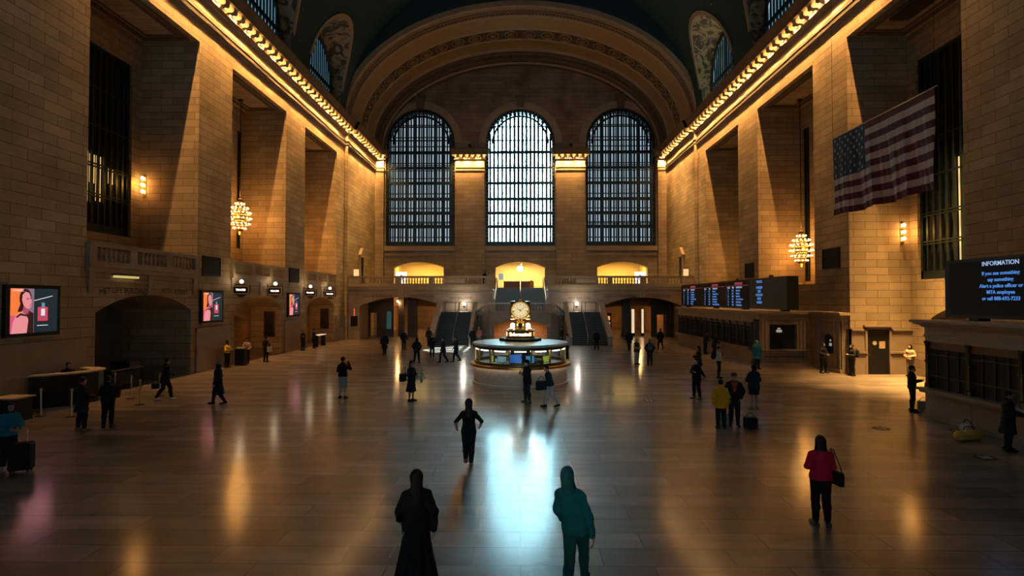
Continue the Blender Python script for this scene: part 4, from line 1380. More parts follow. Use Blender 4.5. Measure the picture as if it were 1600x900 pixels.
# ------------------------------------------------------------------ ticket counters on the right
def ticket_counter(label, xf, y0, y1, bay, depth=2.6, name='ticket_counter'):
    t = thing(name, label, 'counter', (xf, (y0+y1)/2, 0))
    yc = (y0+y1)/2
    def bx(mb, xa, xb, ya, yb, za, zb): mb.box(xa, xb, ya - yc, yb - yc, za, zb)
    m = MB(); bx(m, 0, depth, y0, y1, 0, .98); bx(m, -.12, 0, y0, y1, 0, .16); bx(m, -.05, 0, y0, y1, .16, .26); m.build('base', M['marble'], t)
    m = MB(); bx(m, -.30, .5, y0-.05, y1+.05, .98, 1.07); bx(m, -.22, 0, y0, y1, .90, .98); m.build('counter_shelf', M['marble_plain'], t)
    m = MB(); bx(m, .10, depth, y0+.05, y1-.05, 1.07, 2.72); m.build('dark_interior', M['soot'], t)
    m = MB()
    for (ex, za, zb) in ((.02, 2.70, 2.86), (-.03, 2.86, 2.94), (0, 2.94, 3.22), (-.10, 3.22, 3.30), (-.22, 3.30, 3.38), (-.32, 3.38, 3.47)):
        bx(m, ex, depth + .0, y0 + min(0, ex), y1 - min(0, ex), za, zb)
    m.build('cornice', M['trim'], t)
    nb = max(1, int(round((y1-y0)/bay)))
    w = (y1-y0)/nb
    for k in range(nb+1):
        y = y0 + k*w; y = min(max(y, y0+.09), y1-.09)
        m = MB(); m.lathe([(0, 1.07), (.10, 1.07), (.10, 1.20), (.055, 1.24), (.055, 1.95), (.085, 1.98), (.085, 2.04), (.055, 2.07), (.055, 2.56), (.10, 2.66), (.10, 2.72), (0, 2.72)], (.02, y - yc, 0), 10)
        m.build('colonnette', M['bronze'], t, smooth='auto')
    for k in range(nb):
        y = y0 + (k+.5)*w
        m = MB()
        for yy in (y - w*.25, y, y + w*.25): bx(m, .07, .095, yy-.012, yy+.012, 1.07, 2.7)
        for zz in (1.5, 2.25): bx(m, .065, .095, y - w*.45, y + w*.45, zz-.015, zz+.015)
        bx(m, .05, .10, y - w*.46, y + w*.46, 2.45, 2.7)
        m.build('window_grille', M['bronze'], t)
    return t

ticket_counter('long marble ticket counter with slim bronze columns under the blue departure board', 15.2, 35.95, 52.6, 1.3)
ticket_counter('dark marble ticket counter under the information screen at the right edge', 14.55, 8.6, 19.85, 1.9, depth=3.2)

# stone kiosk closing the near end of the long counter
kt = thing('stone_kiosk', 'stone ticket kiosk with one dark service window at the near end of the long counter', 'kiosk', (16.55, 34.55, 0))
m = MB()
def KP(u, z, d): return (u, d, z)
opened_wall(m, KP, -1.5, 1.5, 0, 2.95, [Op(-.85, .85, 1.08, 2.62)], 0, .95)
m.build('body', M['marble'], kt)
m = MB(); m.box(-.85, .85, .30, .34, 1.08, 2.62); m.build('dark_window', M['soot'], kt)
m = MB()
for (ex, za, zb) in ((-.05, 2.95, 3.05), (0, 3.05, 3.2), (-.12, 3.2, 3.3), (-.26, 3.3, 3.47)): m.box(-1.5+ex, 1.5-ex, ex, .95, za, zb)
m.build('cornice', M['trim'], kt)
for x in (-1.3, -1.08, 1.08, 1.3):
    m = MB(); m.box(x-.08, x+.08, -.07, .02, .1, 2.95); m.build('pilaster', M['marble_plain'], kt)
m = MB(); m.box(-1.5, 1.5, -.32, .02, 1.0, 1.08); m.build('counter_shelf', M['marble_plain'], kt)
m = MB(); m.box(-1.5, 1.5, -.10, .02, 0, .2); m.build('plinth', M['marble_plain'], kt)
m = MB(); m.tube([(-1.2, -.16, .62), (1.2, -.16, .62)], .03, 8)
for x in (-1.1, 0, 1.1): m.tube([(x, -.16, .62), (x, 0.01, .62)], .02, 6)
m.build('foot_rail', M['bronze'], kt, smooth=True)
text_mesh('TICKET SERVICE', .17, kt, M['letter'], lambda u, v, d: (u, -.006 - d*.4, 2.80 + v), 'lettering')
m = MB(); m.box(-.30, .05, .27, .30, 2.12, 2.28); m.box(-.22, -.05, .27, .30, 2.32, 2.40); m.build('window_sign', glow('pale_window_sign', (.9, .75, .7), .35), kt)
kt2 = thing('stone_kiosk', 'narrow stone kiosk with a black arched hatch set against the second right pillar', 'kiosk', (18.2, 32.6, 0))
m = MB()
def KX(u, z, d): return (d, u, z)
opened_wall(m, KX, -1.45, 1.45, 0, 2.95, [Op(-.62, .62, 1.0, 2.0, .18)], 0, .36)
m.box(0, .36, -1.45, -1.40, 0, 2.95); m.build('body', M['marble'], kt2)
m = MB(); m.box(.2, .24, -.62, .62, 1.0, 2.18); m.build('hatch', M['soot'], kt2)
m = MB()
for (ex, za, zb) in ((-.05, 2.95, 3.05), (0, 3.05, 3.2), (-.12, 3.2, 3.3), (-.22, 3.3, 3.47)): m.box(ex, .36, -1.45+ex, 1.45-ex, za, zb)
m.build('cornice', M['trim'], kt2)
for y in (-1.28, -.85, .85, 1.28):
    m = MB(); m.box(-.07, .02, y-.10, y+.10, .1, 2.95); m.build('pilaster', M['marble_plain'], kt2)
m = MB(); m.box(-.10, .02, -1.45, 1.45, 0, .2); m.build('plinth', M['marble_plain'], kt2)
m = MB(); m.box(.17, .2, -.12, .12, 1.45, 1.62); m.box(.17, .2, -.05, .06, 1.72, 1.84); m.build('hatch_sign', glow('pale_hatch_sign', (.8, .7, .6), .3), kt2)

# departure board ---------------------------------------------------------------------------------
BXF = 16.1
dep = thing('departure_board', 'long black departure board with blue train times above the ticket counter', 'board', (BXF, 44.0, 3.47))
Y0, Y1 = 33.1, 54.6
def DP(y, z, d): return (-d, y - 44.0, z)                 # board faces the hall
m = MB(); m.box(0, .7, Y0-44, Y1-44, .12, 2.16); m.build('housing', M['black'], dep)
for y in (Y0+1, 40, 46, Y1-1):
    m = MB(); m.box(.15, .55, y-44-.2, y-44+.2, 0, .12); m.build('foot', M['black'], dep)
for y in (35.8, 41.2):
    m = MB(); m.ball((.3, y-44, 2.24), .16, 8, 6); m.box(.2, .4, y-44-.3, y-44+.3, 2.16, 2.2); m.build('top_lamp', M['bronze'], dep)
BLUE = glow('led_blue', (.10, .34, .95), .75); PALE = glow('led_pale', (.45, .62, .95), .7); REDL = glow('led_red', (.75, .12, .16), .5)
dests = ['New Haven', 'North White Plains', 'Stamford', 'Poughkeepsie', 'Southeast', 'Croton-Harmon', 'New Canaan', 'Wassaic']
def btext(s, size, y, z, mat, nm, align='LEFT'):
    # text reads from the far end of the board towards the viewer
    return text_mesh(s, size, dep, mat, lambda u, v, d: DP(y - u, z + v, .012 + d*.5), nm, align, bold=.004)
for ci, (ya, yb) in enumerate(((54.1, 48.4), (48.0, 43.0), (42.7, 38.5))):
    L_ = ya - yb
    m = MB(); m.box(-.008, 0, yb-44, ya-44, .20, 2.06); pn = m.build('screen', M['soot'], dep)
    btext('DEPARTURES', .24, ya - L_*.55, 1.90, REDL, 'heading', 'CENTER')
    btext('TRACK', .17, ya - .15, 1.62, PALE, 'column_name'); btext('TIME', .17, ya - L_*.26, 1.62, PALE, 'column_name'); btext('DESTINATION', .17, ya - L_*.44, 1.62, PALE, 'column_name')
    m = MB(); m.box(-.014, -.006, yb-44+.1, ya-44-.1, 1.745, 1.765); m.build('rule', REDL, dep)
    for r_ in range(6):
        z = 1.40 - r_*.215
        btext(str(14 + (r_*7 + ci*5) % 28), .19, ya - .25, z, BLUE, 'row'); btext('%d:%02d' % (5 + (r_+ci)//4, (r_*13 + ci*17) % 60), .19, ya - L_*.25, z, BLUE, 'row')
        btext(dests[(r_*3 + ci*2) % 8], .19, ya - L_*.44, z, BLUE, 'row')
for r_, s_ in enumerate(['TRACKS', 'HARLEM', 'LINE', 'HUDSON', 'NEW', 'HAVEN']):
    btext(s_, .24, 36.9, 1.92 - r_*.25 - (.14 if r_ else 0), BLUE, 'notice', 'CENTER')
for k, y in enumerate((50, 52)):
    pass
# near information screen
inf = thing('information_screen', 'tall black information screen with blue writing above the dark right counter', 'screen', (15.35, 14.8, 3.47))
m = MB(); m.box(0, .6, -4.9, 5.1, .10, 2.12); m.build('housing', M['black'], inf)
for y in (-4, 4): 
    m = MB(); m.box(.1, .5, y-.2, y+.2, 0, .10); m.build('foot', M['black'], inf)
m = MB(); m.box(-.008, 0, -4.6, 4.9, .2, 2.02); m.build('screen', M['soot'], inf)
CY = 17.62
def IP(u, v, z, d): return (-.012 - d*.5, CY - u - 14.8, z + v)
for k, (s_, sz, mt) in enumerate((('INFORMATION', .20, PALE), ('If you see something', .165, BLUE), ('say something', .165, BLUE), ('Alert a police officer or', .165, BLUE), ('MTA employee', .165, BLUE), ('or call 888-692-7233', .165, BLUE))):
    z = 1.90 - (.0 if k == 0 else .32 + (k-1)*.205)
    text_mesh(s_, sz, inf, mt, lambda u, v, d, z=z: IP(u, v, z, d), 'text_line', 'CENTER', bold=.003)
m = MB(); m.lathe([(0, 0), (.30, 0), (.28, .10), (.16, .20), (0, .22)], (.25, 0.6, 2.12), 12); m.build('top_lamp', M['bronze'], inf)
lampglow = MB(); lampglow.box(-.02, .02, 1.05, 1.45, 2.14, 2.17); lampglow.build('lamp_slot', glow('slot', (1, .7, .5), .5), inf)

# ------------------------------------------------------------------ advertising screens on the left pillars
AD = {'orange': glow('ad_orange', (1.0, .22, .05), .9), 'pink': glow('ad_pink', (.85, .12, .22), .75), 'skin': glow('ad_skin', (.95, .33, .36), .8), 'skin2': glow('ad_skin_shade', (.55, .10, .18), .7),
      'hair': glow('ad_hair', (.05, .012, .015), .5), 'black': M['soot'], 'grey': glow('ad_grey', (.35, .25, .33), .6), 'red': glow('ad_red', (.80, .05, .07), .9),
      'white': glow('ad_white', (.9, .8, .85), .9), 'teal': glow('ad_teal', (.15, .45, .6), .6), 'dark': glow('ad_dark', (.010, .03, .045), .6)}
def ad_screen(label, yc, z0, w=2.0, h=1.66, x=-HW):
    t = thing('advertising_screen', label, 'screen', (x, yc, z0), 0, 'perfume advertising screens on the left pillars')
    def A(u, v, d): return (.16 + d, (u - .5)*w, v*h)           # u from near edge to far edge, as read
    m = MB(); m.box(0, .14, -w/2-.16, w/2+.16, -.14, h+.14); m.build('housing', M['black'], t)
    m = MB(); m.box(0, .26, -w/2-.18, w/2+.18, h+.14, h+.22); m.build('hood', M['trim'], t)
    m = MB(); m.box(0, .20, -w/2-.05, w/2-.1, -.20, -.14); m.build('lower_ledge', M['trim'], t)
    sc = MB(); sc.box(.13, .155, -w/2, w/2, 0, h); s_ = sc.build('screen', AD['dark'], t)
    def shape(pts, mat, lay, nm):
        f = MB(); f.prism(pts, A, .001 + lay*.003, .003 + lay*.003); return f.build(nm, mat, s_)
    def ell(cx, cy, rx, ry, n=20, a0=0): return [(cx + rx*math.cos(2*PI*k/n + a0), cy + ry*math.sin(2*PI*k/n + a0)) for k in range(n)]
    shape([(0, .40), (.26, .40), (.26, 1), (0, 1)], AD['orange'], 0, 'picture_sky')
    shape([(0, 0), (.26, 0), (.26, .40), (0, .40)], AD['pink'], 0, 'picture_wall')
    shape([(.26, 0), (.48, 0), (.48, 1), (.26, 1)], AD['grey'], 0, 'picture_wall')
    shape(ell(.30, .78, .125, .215), AD['hair'], 1, 'picture_hair')
    shape([(.16, .55), (.24, .78), (.30, .6), (.22, .48), (.14, .48)], AD['hair'], 1, 'picture_hair')
    shape([(.24, .42), (.38, .42), (.37, .62), (.26, .62)], AD['skin2'], 2, 'picture_neck')
    shape([(.235, .86), (.30, .93), (.37, .90), (.405, .80), (.425, .70), (.41, .66), (.415, .60), (.38, .545), (.33, .55), (.26, .62), (.225, .74)], AD['skin'], 3, 'picture_face')
    shape([(.32, .775), (.36, .785), (.355, .76), (.32, .757)], AD['hair'], 4, 'picture_eye')
    shape([(.39, .785), (.41, .79), (.408, .765), (.392, .765)], AD['hair'], 4, 'picture_eye')
    shape([(.37, .625), (.405, .645), (.41, .62), (.385, .605)], AD['red'], 4, 'picture_lips')
    shape([(.30, 0), (.47, 0), (.47, .44), (.38, .50), (.30, .40)], AD['hair'], 2, 'picture_dress')
    shape([(.02, 0), (.05, .24), (.12, .42), (.22, .48), (.32, .40), (.36, .30), (.33, 0)], AD['skin'], 3, 'picture_shoulder')
    shape([(.11, .38), (.20, .45), (.31, .41), (.33, .37), (.20, .40), (.12, .34)], AD['hair'], 4, 'picture_strap')
    shape([(.56, .26), (.78, .26), (.78, .58), (.56, .58)], AD['red'], 1, 'picture_bottle')
    shape([(.585, .29), (.755, .29), (.755, .55), (.585, .55)], AD['skin2'], 2, 'picture_bottle_liquid')
    shape([(.63, .38), (.715, .38), (.715, .54), (.63, .54)], AD['white'], 3, 'picture_bottle_label')
    shape([(.64, .58), (.71, .58), (.71, .68), (.64, .68)], AD['teal'], 2, 'picture_stopper')
    shape([(.48, .72), (.88, .83), (.88, .845), (.48, .735)], AD['white'], 1, 'picture_line')
    shape([(.55, .148), (.79, .148), (.79, .163), (.55, .163)], AD['white'], 1, 'picture_line')
    text_mesh('CHANEL', .12, s_, AD['white'], lambda u, v, d: A(.15 + u/w, .955 + v/h, .01 + d*.2), 'picture_heading')
    lamp('screen_light', 'AREA', (x + .4, yc, z0 + h/2), 5, (1, .35, .4), None, size=1.2).rotation_euler = (0, -PI/2, 0)
    return t
ad_screen('perfume advertising screen on the dark left pillar at the left edge of the picture', 20.4, 2.95)
ad_screen('perfume advertising screen on the second left pillar, beside the street archway', 32.4, 2.95)
ad_screen('small looking perfume advertising screen on the third left pillar between track arches', 44.2, 2.95)

# dark square loudspeaker grilles on the pillars
for (s, y0, y1, z0, z1, lb) in ((-1, 31.5, 33.2, 5.62, 6.72, 'black square loudspeaker panel on the second left pillar above the screen'), (-1, 43.4, 45.1, 5.62, 6.72, 'black square loudspeaker panel on the third left pillar above the screen'),
                                (1, 31.9, 33.5, 6.1, 7.2, 'black square loudspeaker panel on the right pillar below the flag'), (1, 43.6, 45.0, 6.0, 7.1, 'black square loudspeaker panel on the right pillar above the departure board')):
    t = thing('loudspeaker_panel', lb, 'loudspeaker', (s*HW, (y0+y1)/2, (z0+z1)/2), 0, 'loudspeaker panels on the pillars')
    w, h = (y1-y0)/2, (z1-z0)/2
    m = MB(); m.box(min(0, -s*.10), max(0, -s*.10), -w, w, -h, h); m.build('grille', M['soot'], t)
    m = MB()
    for (a, b, c, d) in ((-w-.05, -w, -h, h), (w, w+.05, -h, h), (-w-.05, w+.05, h, h+.05), (-w-.05, w+.05, -h-.05, -h)): m.box(min(0, -s*.13), max(0, -s*.13), a, b, c, d)
    m.build('frame', M['black'], t)

# hanging track signs with globe lamps
for (x, y, z, w, lb) in ((-18.0, 34.85, 4.82, 1.12, 'bronze framed track sign with a globe lamp beside the second left pillar'), (-18.0, 39.7, 4.82, 1.12, 'bronze framed track sign with a globe lamp over the crown of the middle left arch'),
                         (-18.0, 46.4, 4.78, 1.10, 'bronze framed track sign with a globe lamp beside the third left pillar'), (-18.0, 51.2, 4.72, 1.05, 'bronze framed track sign with a globe lamp nearest the end corner')):
    t = thing('track_sign', lb, 'sign', (x, y, z), 0, 'track signs along the left arches')
    m = MB(); m.box(-w/2, w/2, -.10, .10, -.30, .30); m.build('case', M['bronze'], t)
    m = MB(); m.box(-w/2+.13, w/2-.13, -.115, -.10, -.19, .19); m.build('panel', M['black'], t)
    m = MB()
    for (a, b, c, d) in ((-w/2+.03, w/2-.03, .22, .27), (-w/2+.03, w/2-.03, -.27, -.22), (-w/2+.03, -w/2+.08, -.22, .22), (w/2-.08, w/2-.03, -.22, .22)): m.box(a, b, -.12, -.10, c, d)
    m.build('rim', M['trim'], t)
    text_mesh('TRACKS', .17, t, M['white_sign'], lambda u, v, d: (u, -.118 - d*.3, v), 'lettering', bold=.008)
    m = MB(); m.prism([(-.35, -.30), (.35, -.30), (0.08, -.48), (-.08, -.48)], lambda u, v, d: (u, d, v), -.06, .06); m.build('pendant', M['bronze'], t)
    m = MB(); m.box(-w/2-.08, -w/2, -.05, .05, -.1, .5); m.tube([(-w/2-.02, 0, .4), (0, 0, .36)], .03, 6); m.build('bracket', M['bronze'], t)
    m = MB(); m.prism([(-w/2+.1, .30), (w/2-.1, .30), (.18, .42), (-.18, .42)], lambda u, v, d: (u, d, v), -.06, .06); m.build('crest', M['bronze'], t)
    m = MB(); m.ball((0, 0, .54), .125, 12, 8); m.build('lamp_globe', bpy.data.materials['lantern_glass'], t, smooth=True)
    lamp('sign_light', 'POINT', (x + .1, y - .2, z + .75), 10, (1, .75, .4), None, .12)

# ------------------------------------------------------------------ chandeliers and wall sconces
def chandelier(label, x, y, z, hang, pw=1.0):
    t = thing('globe_chandelier', label, 'chandelier', (x, y, z))
    m = MB(); m.ball((0, 0, 0), .46, 16, 10, 1.35); m.build('body', M['brass'], t, smooth=True)
    rings = [(-.86, .42, 10), (-.52, .68, 14), (-.12, .78, 16), (.30, .74, 16), (.66, .56, 12), (.98, .30, 8)]
    for (zz, rr, n) in rings:
        m = MB(); m.tube([(rr*math.cos(2*PI*k/24), rr*math.sin(2*PI*k/24), zz - .06) for k in range(25)], .035, 6, cap=False)
        for k in range(4):
            a = 2*PI*k/4 + .4; m.tube([(rr*math.cos(a), rr*math.sin(a), zz-.06), (.35*math.cos(a), .35*math.sin(a), zz*.7)], .02, 5)
        m.build('ring', M['brass'], t, smooth=True)
        for k in range(n):
            a = 2*PI*k/n
            m = MB(); m.ball((rr*math.cos(a), rr*math.sin(a), zz), .062, 8, 6); m.build('bulb', M['bulb_hot'], t, smooth=True)
    m = MB(); m.tube([(0, 0, .6), (0, 0, hang)], .035, 6); m.lathe([(0, hang), (.2, hang), (.12, hang-.2), (0, hang-.25)], (0, 0, 0), 10); m.lathe([(0, 1.05), (.12, 1.05), (.2, 1.2), (.08, 1.4), (0, 1.4)], (0, 0, 0), 10); m.build('hanging_rod', M['bronze'], t, smooth=True)
    m = MB(); m.lathe([(0, -1.35), (.06, -1.3), (.14, -1.12), (.3, -1.0), (.25, -.8)], (0, 0, 0), 12); m.build('finial', M['brass'], t, smooth=True)
    for dz in (-1.5, 1.5):
        lamp('chandelier_light', 'POINT', (x, y, z + dz), CHAND_W*pw, WARM2, None, .35)
    for dy in (-1.1, 1.1):
        lamp('chandelier_light', 'POINT', (x, y + dy, z), CHAND_W*pw, WARM2, None, .35)
    return t
chandelier('round golden chandelier of many bulbs hanging in the middle left opening', -20.9, 40.1, 10.35, LINTEL - 10.35)
chandelier('round golden chandelier of many bulbs hanging in the middle right opening', 20.9, 40.7, 7.95, LINTEL - 7.95)
chandelier('round golden chandelier in the farthest left opening, behind the third pillar', -21.1, 50.0, 10.0, LINTEL - 10.0, 1.6)
chandelier('round golden chandelier in the farthest right opening, behind the third pillar', 21.1, 50.2, 7.9, LINTEL - 7.9, .5)
def sconce(label, x, y, z):
    t = thing('wall_sconce', label, 'lamp', (x, y, z))
    m = MB(); m.box(-.09, .09, -.05, 0, -.62, .62); m.build('back_plate', M['brass'], t)
    for k in (-1, 0, 1):
        m = MB(); m.tube([(0, -.04, k*.38 - .1), (0, -.16, k*.38 - .12), (0, -.18, k*.38 - .05)], .025, 6); m.build('arm', M['brass'], t, smooth=True)
        m = MB(); m.ball((0, -.18, k*.38 + .05), .10, 10, 8); m.build('bulb', M['bulb_hot'], t, smooth=True)
    lamp('sconce_light', 'POINT', (x, y - .55, z), 34, WARM2, None, .2)
sconce('three bulb wall sconce on the inner side of the second left pillar', -21.72, 31.0, 10.75)
sconce('three bulb wall sconce on the inner side of the second right pillar', 21.55, 31.0, 7.95)

# ------------------------------------------------------------------ the flag
FX, FY0, FY1, FZ0, FZ1 = 14.0, 18.45, 24.45, 7.95, 11.36
fl_ = thing('flag', 'large stars and stripes flag hanging flat in front of the right pillar', 'flag', (FX, (FY0+FY1)/2, (FZ0+FZ1)/2))
def FP(u, v, d=0):
    """u 0..1 from the starred end towards the viewer, v 0..1 upwards"""
    y = FY1 + (FY0 - FY1)*u
    wob = .07*math.sin(u*23 + 2*v) + .03*math.sin(u*61 + v*5) + .02*math.sin(u*140+v*9)
    sag = .06*math.sin(u*PI)*(1 - v) * 2
    return (wob*(1.1 - v) + d, y - (FY0+FY1)/2, FZ0 + (FZ1-FZ0)*v - (FZ0+FZ1)/2 - sag*.5 + .03*math.sin(u*17)*(1-v))
FW = plain('flag_white', (.60, .46, .39), .8, var=.1); FR = plain('flag_red', (.10, .012, .02), .8, var=.1); FB = plain('flag_blue', (.012, .028, .06), .8, var=.1)
NU = 90
def fpatch(u0, u1, v0, v1, mat, nm, d=0.0):
    m = MB(); n = max(2, int(NU*(u1-u0)))
    A_ = [[FP(u0 + (u1-u0)*k/n, v0 + (v1-v0)*j/2, d - .006) for j in range(3)] for k in range(n+1)]
    B_ = [[FP(u0 + (u1-u0)*k/n, v0 + (v1-v0)*j/2, d + .006) for j in range(3)] for k in range(n+1)]
    rows = [a + list(reversed(b)) for a, b in zip(A_, B_)]
    m.grid(rows, close_v=True)
    m.add(rows[0], [tuple(range(6))]); m.add(rows[-1], [tuple(reversed(range(6)))])
    return m.build(nm, mat, fl_, smooth='auto')
for k in range(13):
    v1, v0 = 1 - k/13, 1 - (k+1)/13
    u0 = .38 if k < 7 else 0
    fpatch(u0, 1, v0, v1, FR if k % 2 == 0 else FW, 'red_stripe' if k % 2 == 0 else 'white_stripe')
can = fpatch(0, .38, 6/13, 1, FB, 'canton')
for r_ in range(9):
    for c_ in range(6 if r_ % 2 == 0 else 5):
        u = .38*((c_ + (.5 if r_ % 2 == 0 else 1))/6); v = 1 - (7/13)*(r_ + .75)/9.5
        m = MB()
        c = Vector(FP(u, v))
        pts = []
        for j in range(10):
            a = PI/2 + 2*PI*j/10; rr = .085 if j % 2 == 0 else .035
            pts.append((rr*math.cos(a), rr*math.sin(a)))
        m.prism(pts, lambda p, q, d: (c.x + d, c.y - p, c.z + q), -.014, .014)
        m.build('star', FW, can)
m = MB(); m.tube([(0, FY1+.05-(FY0+FY1)/2, (FZ1-FZ0)/2+.03), (0, FY0-.1-(FY0+FY1)/2, (FZ1-FZ0)/2+.03)], .02, 6); m.build('top_rod', M['steel'], fl_)
m = MB()
for yy in (FY0, FY1):
    m = MB(); yl = yy - (FY0+FY1)/2
    m.tube([(0, yl, (FZ1-FZ0)/2), (0, yl, 33.3 - (FZ0+FZ1)/2)], .008, 4); m.build('suspension_cable', M['iron'], fl_)

# ------------------------------------------------------------------ doors, decals and small furniture
dr = MB()
dr.box(19.48, 20.70, 30.93, 30.98, .0, 2.52)
d1 = struct(dr.build('door_1', M['black']))
m = MB(); m.box(19.36, 19.48, 30.86, 31.0, 0, 2.62); m.box(20.70, 20.82, 30.86, 31.0, 0, 2.62); m.box(19.36, 20.82, 30.86, 31.0, 2.52, 2.66); m.box(19.30, 20.88, 30.80, 31.0, 2.66, 2.76); m.build('door_frame', M['marble_plain'], d1)
m = MB(); m.box(20.15, 20.48, 30.915, 30.93, 1.45, 1.85); m.build('notice_sheet', plain('paper_notice', (.6, .45, .28), .7), d1)
m = MB(); m.lathe([(0, 0), (.12, 0), (.12, .012), (0, .012)], (19.9, 30.91, 1.75), 14, axis='y'); m.build('round_sticker', plain('round_sticker', (.6, .5, .35), .7), d1)
m = MB(); m.tube([(19.58, 30.9, 1.0), (19.58, 30.86, 1.02), (19.58, 30.86, 1.2), (19.58, 30.9, 1.22)], .015, 6); m.build('handle', M['brass'], d1)
for s in (-1, 1):
    m = MB(); X = s*18.3
    yc = 61.9 if s < 0 else 61.6
    m.box(min(X, X - s*.06), max(X, X - s*.06), yc-.45, yc+.45, BALC, 8.9)
    d = struct(m.build('door_%d' % (2 if s < 0 else 3), M['black']))
    m = MB()
    for (a, b) in ((-.75, -.45), (.45, .75)): m.box(min(X, X - s*.25), max(X, X - s*.25), yc+a, yc+b, BALC, 9.0)
    m.box(min(X, X - s*.32), max(X, X - s*.32), yc-.85, yc+.85, 9.0, 9.25)
    m.prism([(-.9, 9.25), (.9, 9.25), (0, 10.1)], lambda u, v, dd: (X - s*dd, yc+u, v), 0, .35)
    m.build('door_surround', M['trim'], d)
for s, lb in ((-1, 'small warm lit sign box on the balcony in the left corner'), (1, 'small warm lit sign box on the balcony in the right corner')):
    t = thing('lit_sign', lb, 'sign', (s*17.7, 58.5, BALC + .15))
    m = MB(); m.box(-.32, .32, -.10, .10, .9, 1.75); m.build('case', M['bronze'], t)
    m = MB(); m.box(-.28, .28, -.12, -.10, .94, 1.71); m.build('panel', glow('cream_panel', (1, .62, .28), .9), t)
    m = MB(); m.box(-.06, .06, -.06, .06, 0, .9); m.box(-.25, .25, -.2, .2, -.15, .05); m.build('stand', M['bronze'], t)
for s, lb in ((-1, 'white poster board with a small emblem standing left in the yellow left arch'), (1, 'white poster board with a small emblem standing right in the yellow right arch')):
    t = thing('poster_board', lb, 'sign', (s*15.55, 70.8, BALC), -s*.25)
    m = MB(); m.box(-.72, .72, -.06, .06, .1, 2.2); m.build('board', glow('white_board', (1, .97, .9), 1.1), t)
    m = MB(); m.box(-.78, .78, -.2, .2, 0, .1); m.build('foot', M['black'], t)
    m = MB(); m.lathe([(.13, -.075), (.22, -.075), (.22, -.06), (.13, -.06)], (0, 0, 1.35), 16, axis='y'); m.box(-.09, .09, -.075, -.06, 1.62, 1.8); m.build('emblem', M['iron'], t)
# balcony table with an orange sign in front of the bright middle room
t = thing('display_table', 'brown display table at the head of the upper stairs', 'table', (-.2, 67.2, BALC))
m = MB(); m.box(-1.9, 1.9, -.4, .4, .78, .86); m.build('tabletop', M['wood'], t)
m = MB(); m.box(-1.85, 1.85, -.37, .37, .06, .78); m.build('front', plain('brown_cloth', (.28, .13, .07), .6), t)
for x in (-1.7, 1.7):
    m = MB(); m.box(x-.05, x+.05, -.3, .3, 0, .06); m.build('foot', M['black'], t)
t = thing('caution_sign', 'orange folding sign standing at the head of the upper stairs', 'sign', (1.35, 66.4, BALC))
m = MB(); m.prism([(-.2, 0), (.2, 0), (.14, .95), (-.14, .95)], lambda u, v, d: (u, d - v*.14, v), .15, .18); m.build('front_leaf', glow('fluorescent_orange', (1, .4, .02), .35), t)
m = MB(); m.prism([(-.2, 0), (.2, 0), (.14, .95), (-.14, .95)], lambda u, v, d: (u, d + v*.14, v), -.14, -.11); m.build('rear_leaf', plain('orange_leaf', (.8, .3, .03), .5), t)
t = thing('menu_stand', 'grey menu stand at the left head of the upper stairs', 'sign', (-2.35, 66.2, BALC))
m = MB(); m.box(-.28, .28, -.03, .03, 1.0, 1.75); m.build('panel', M['steel'], t)
m = MB(); m.box(-.03, .03, -.03, .03, 0, 1.0); m.box(-.2, .2, -.2, .2, 0, .03); m.build('stand', M['steel'], t)

# round distancing stickers on the floor
for (x, y, lb) in ((11.75, 18.0, 'right of the man in the purple cap'), (14.05, 17.75, 'close to the dark right counter'), (12.35, 14.75, 'near the woman in the red jacket'), (14.2, 14.75, 'nearest the right edge'),
                   (3.95, 24.4, 'just right of the information booth'), (5.35, 22.8, 'second to the right of the information booth')):
    t = thing('floor_sticker', 'round dark floor sticker with a pale mark, ' + lb, 'sticker', (x, y, 0.0), 0, 'distancing stickers on the floor')
    m = MB(); m.lathe([(0, .001), (.26, .001), (.26, .004), (0, .004)], (0, 0, 0), 24); m.build('disc', M['black'], t)
    m = MB(); m.box(-.13, -.02, -.12, .12, .004, .006); m.box(.03, .14, -.12, .12, .004, .006); m.build('footprints', plain('pale_ink', (.6, .6, .62), .5), t)

# barrier posts in front of the left archway
for (x, y, lb) in ((-16.1, 19.35, 'nearest the viewer, in front of the long desk'), (-15.2, 21.6, 'with the brightest pole, midway to the archway'), (-15.75, 23.6, 'furthest from the desk, beside the person with white shoes'), (-17.8, 23.7, 'in front of the dark street archway'),
                   (-15.7, 20.6, 'behind the two people by the desk'), (-17.3, 19.45, 'at the left edge beside the desk'), (-16.5, 22.9, 'just past the rounded end of the desk')):
    t = thing('barrier_post', 'slim metal queue barrier post ' + lb, 'barrier post', (x, y, 0), 0, 'queue barrier posts by the desk')
    m = MB(); m.lathe([(0, 0), (.18, 0), (.18, .015), (.05, .035), (0, .035)], (0, 0, 0), 20); m.build('base', M['black'], t, smooth='auto')
    m = MB(); m.lathe([(.0, .03), (.032, .03), (.032, .90), (0, .90)], (0, 0, 0), 12); m.build('pole', M['steel'], t, smooth='auto')
    m = MB(); m.lathe([(0, .90), (.045, .90), (.045, .98), (.03, 1.0), (0, 1.0)], (0, 0, 0), 12); m.build('cap', M['steel'], t, smooth='auto')

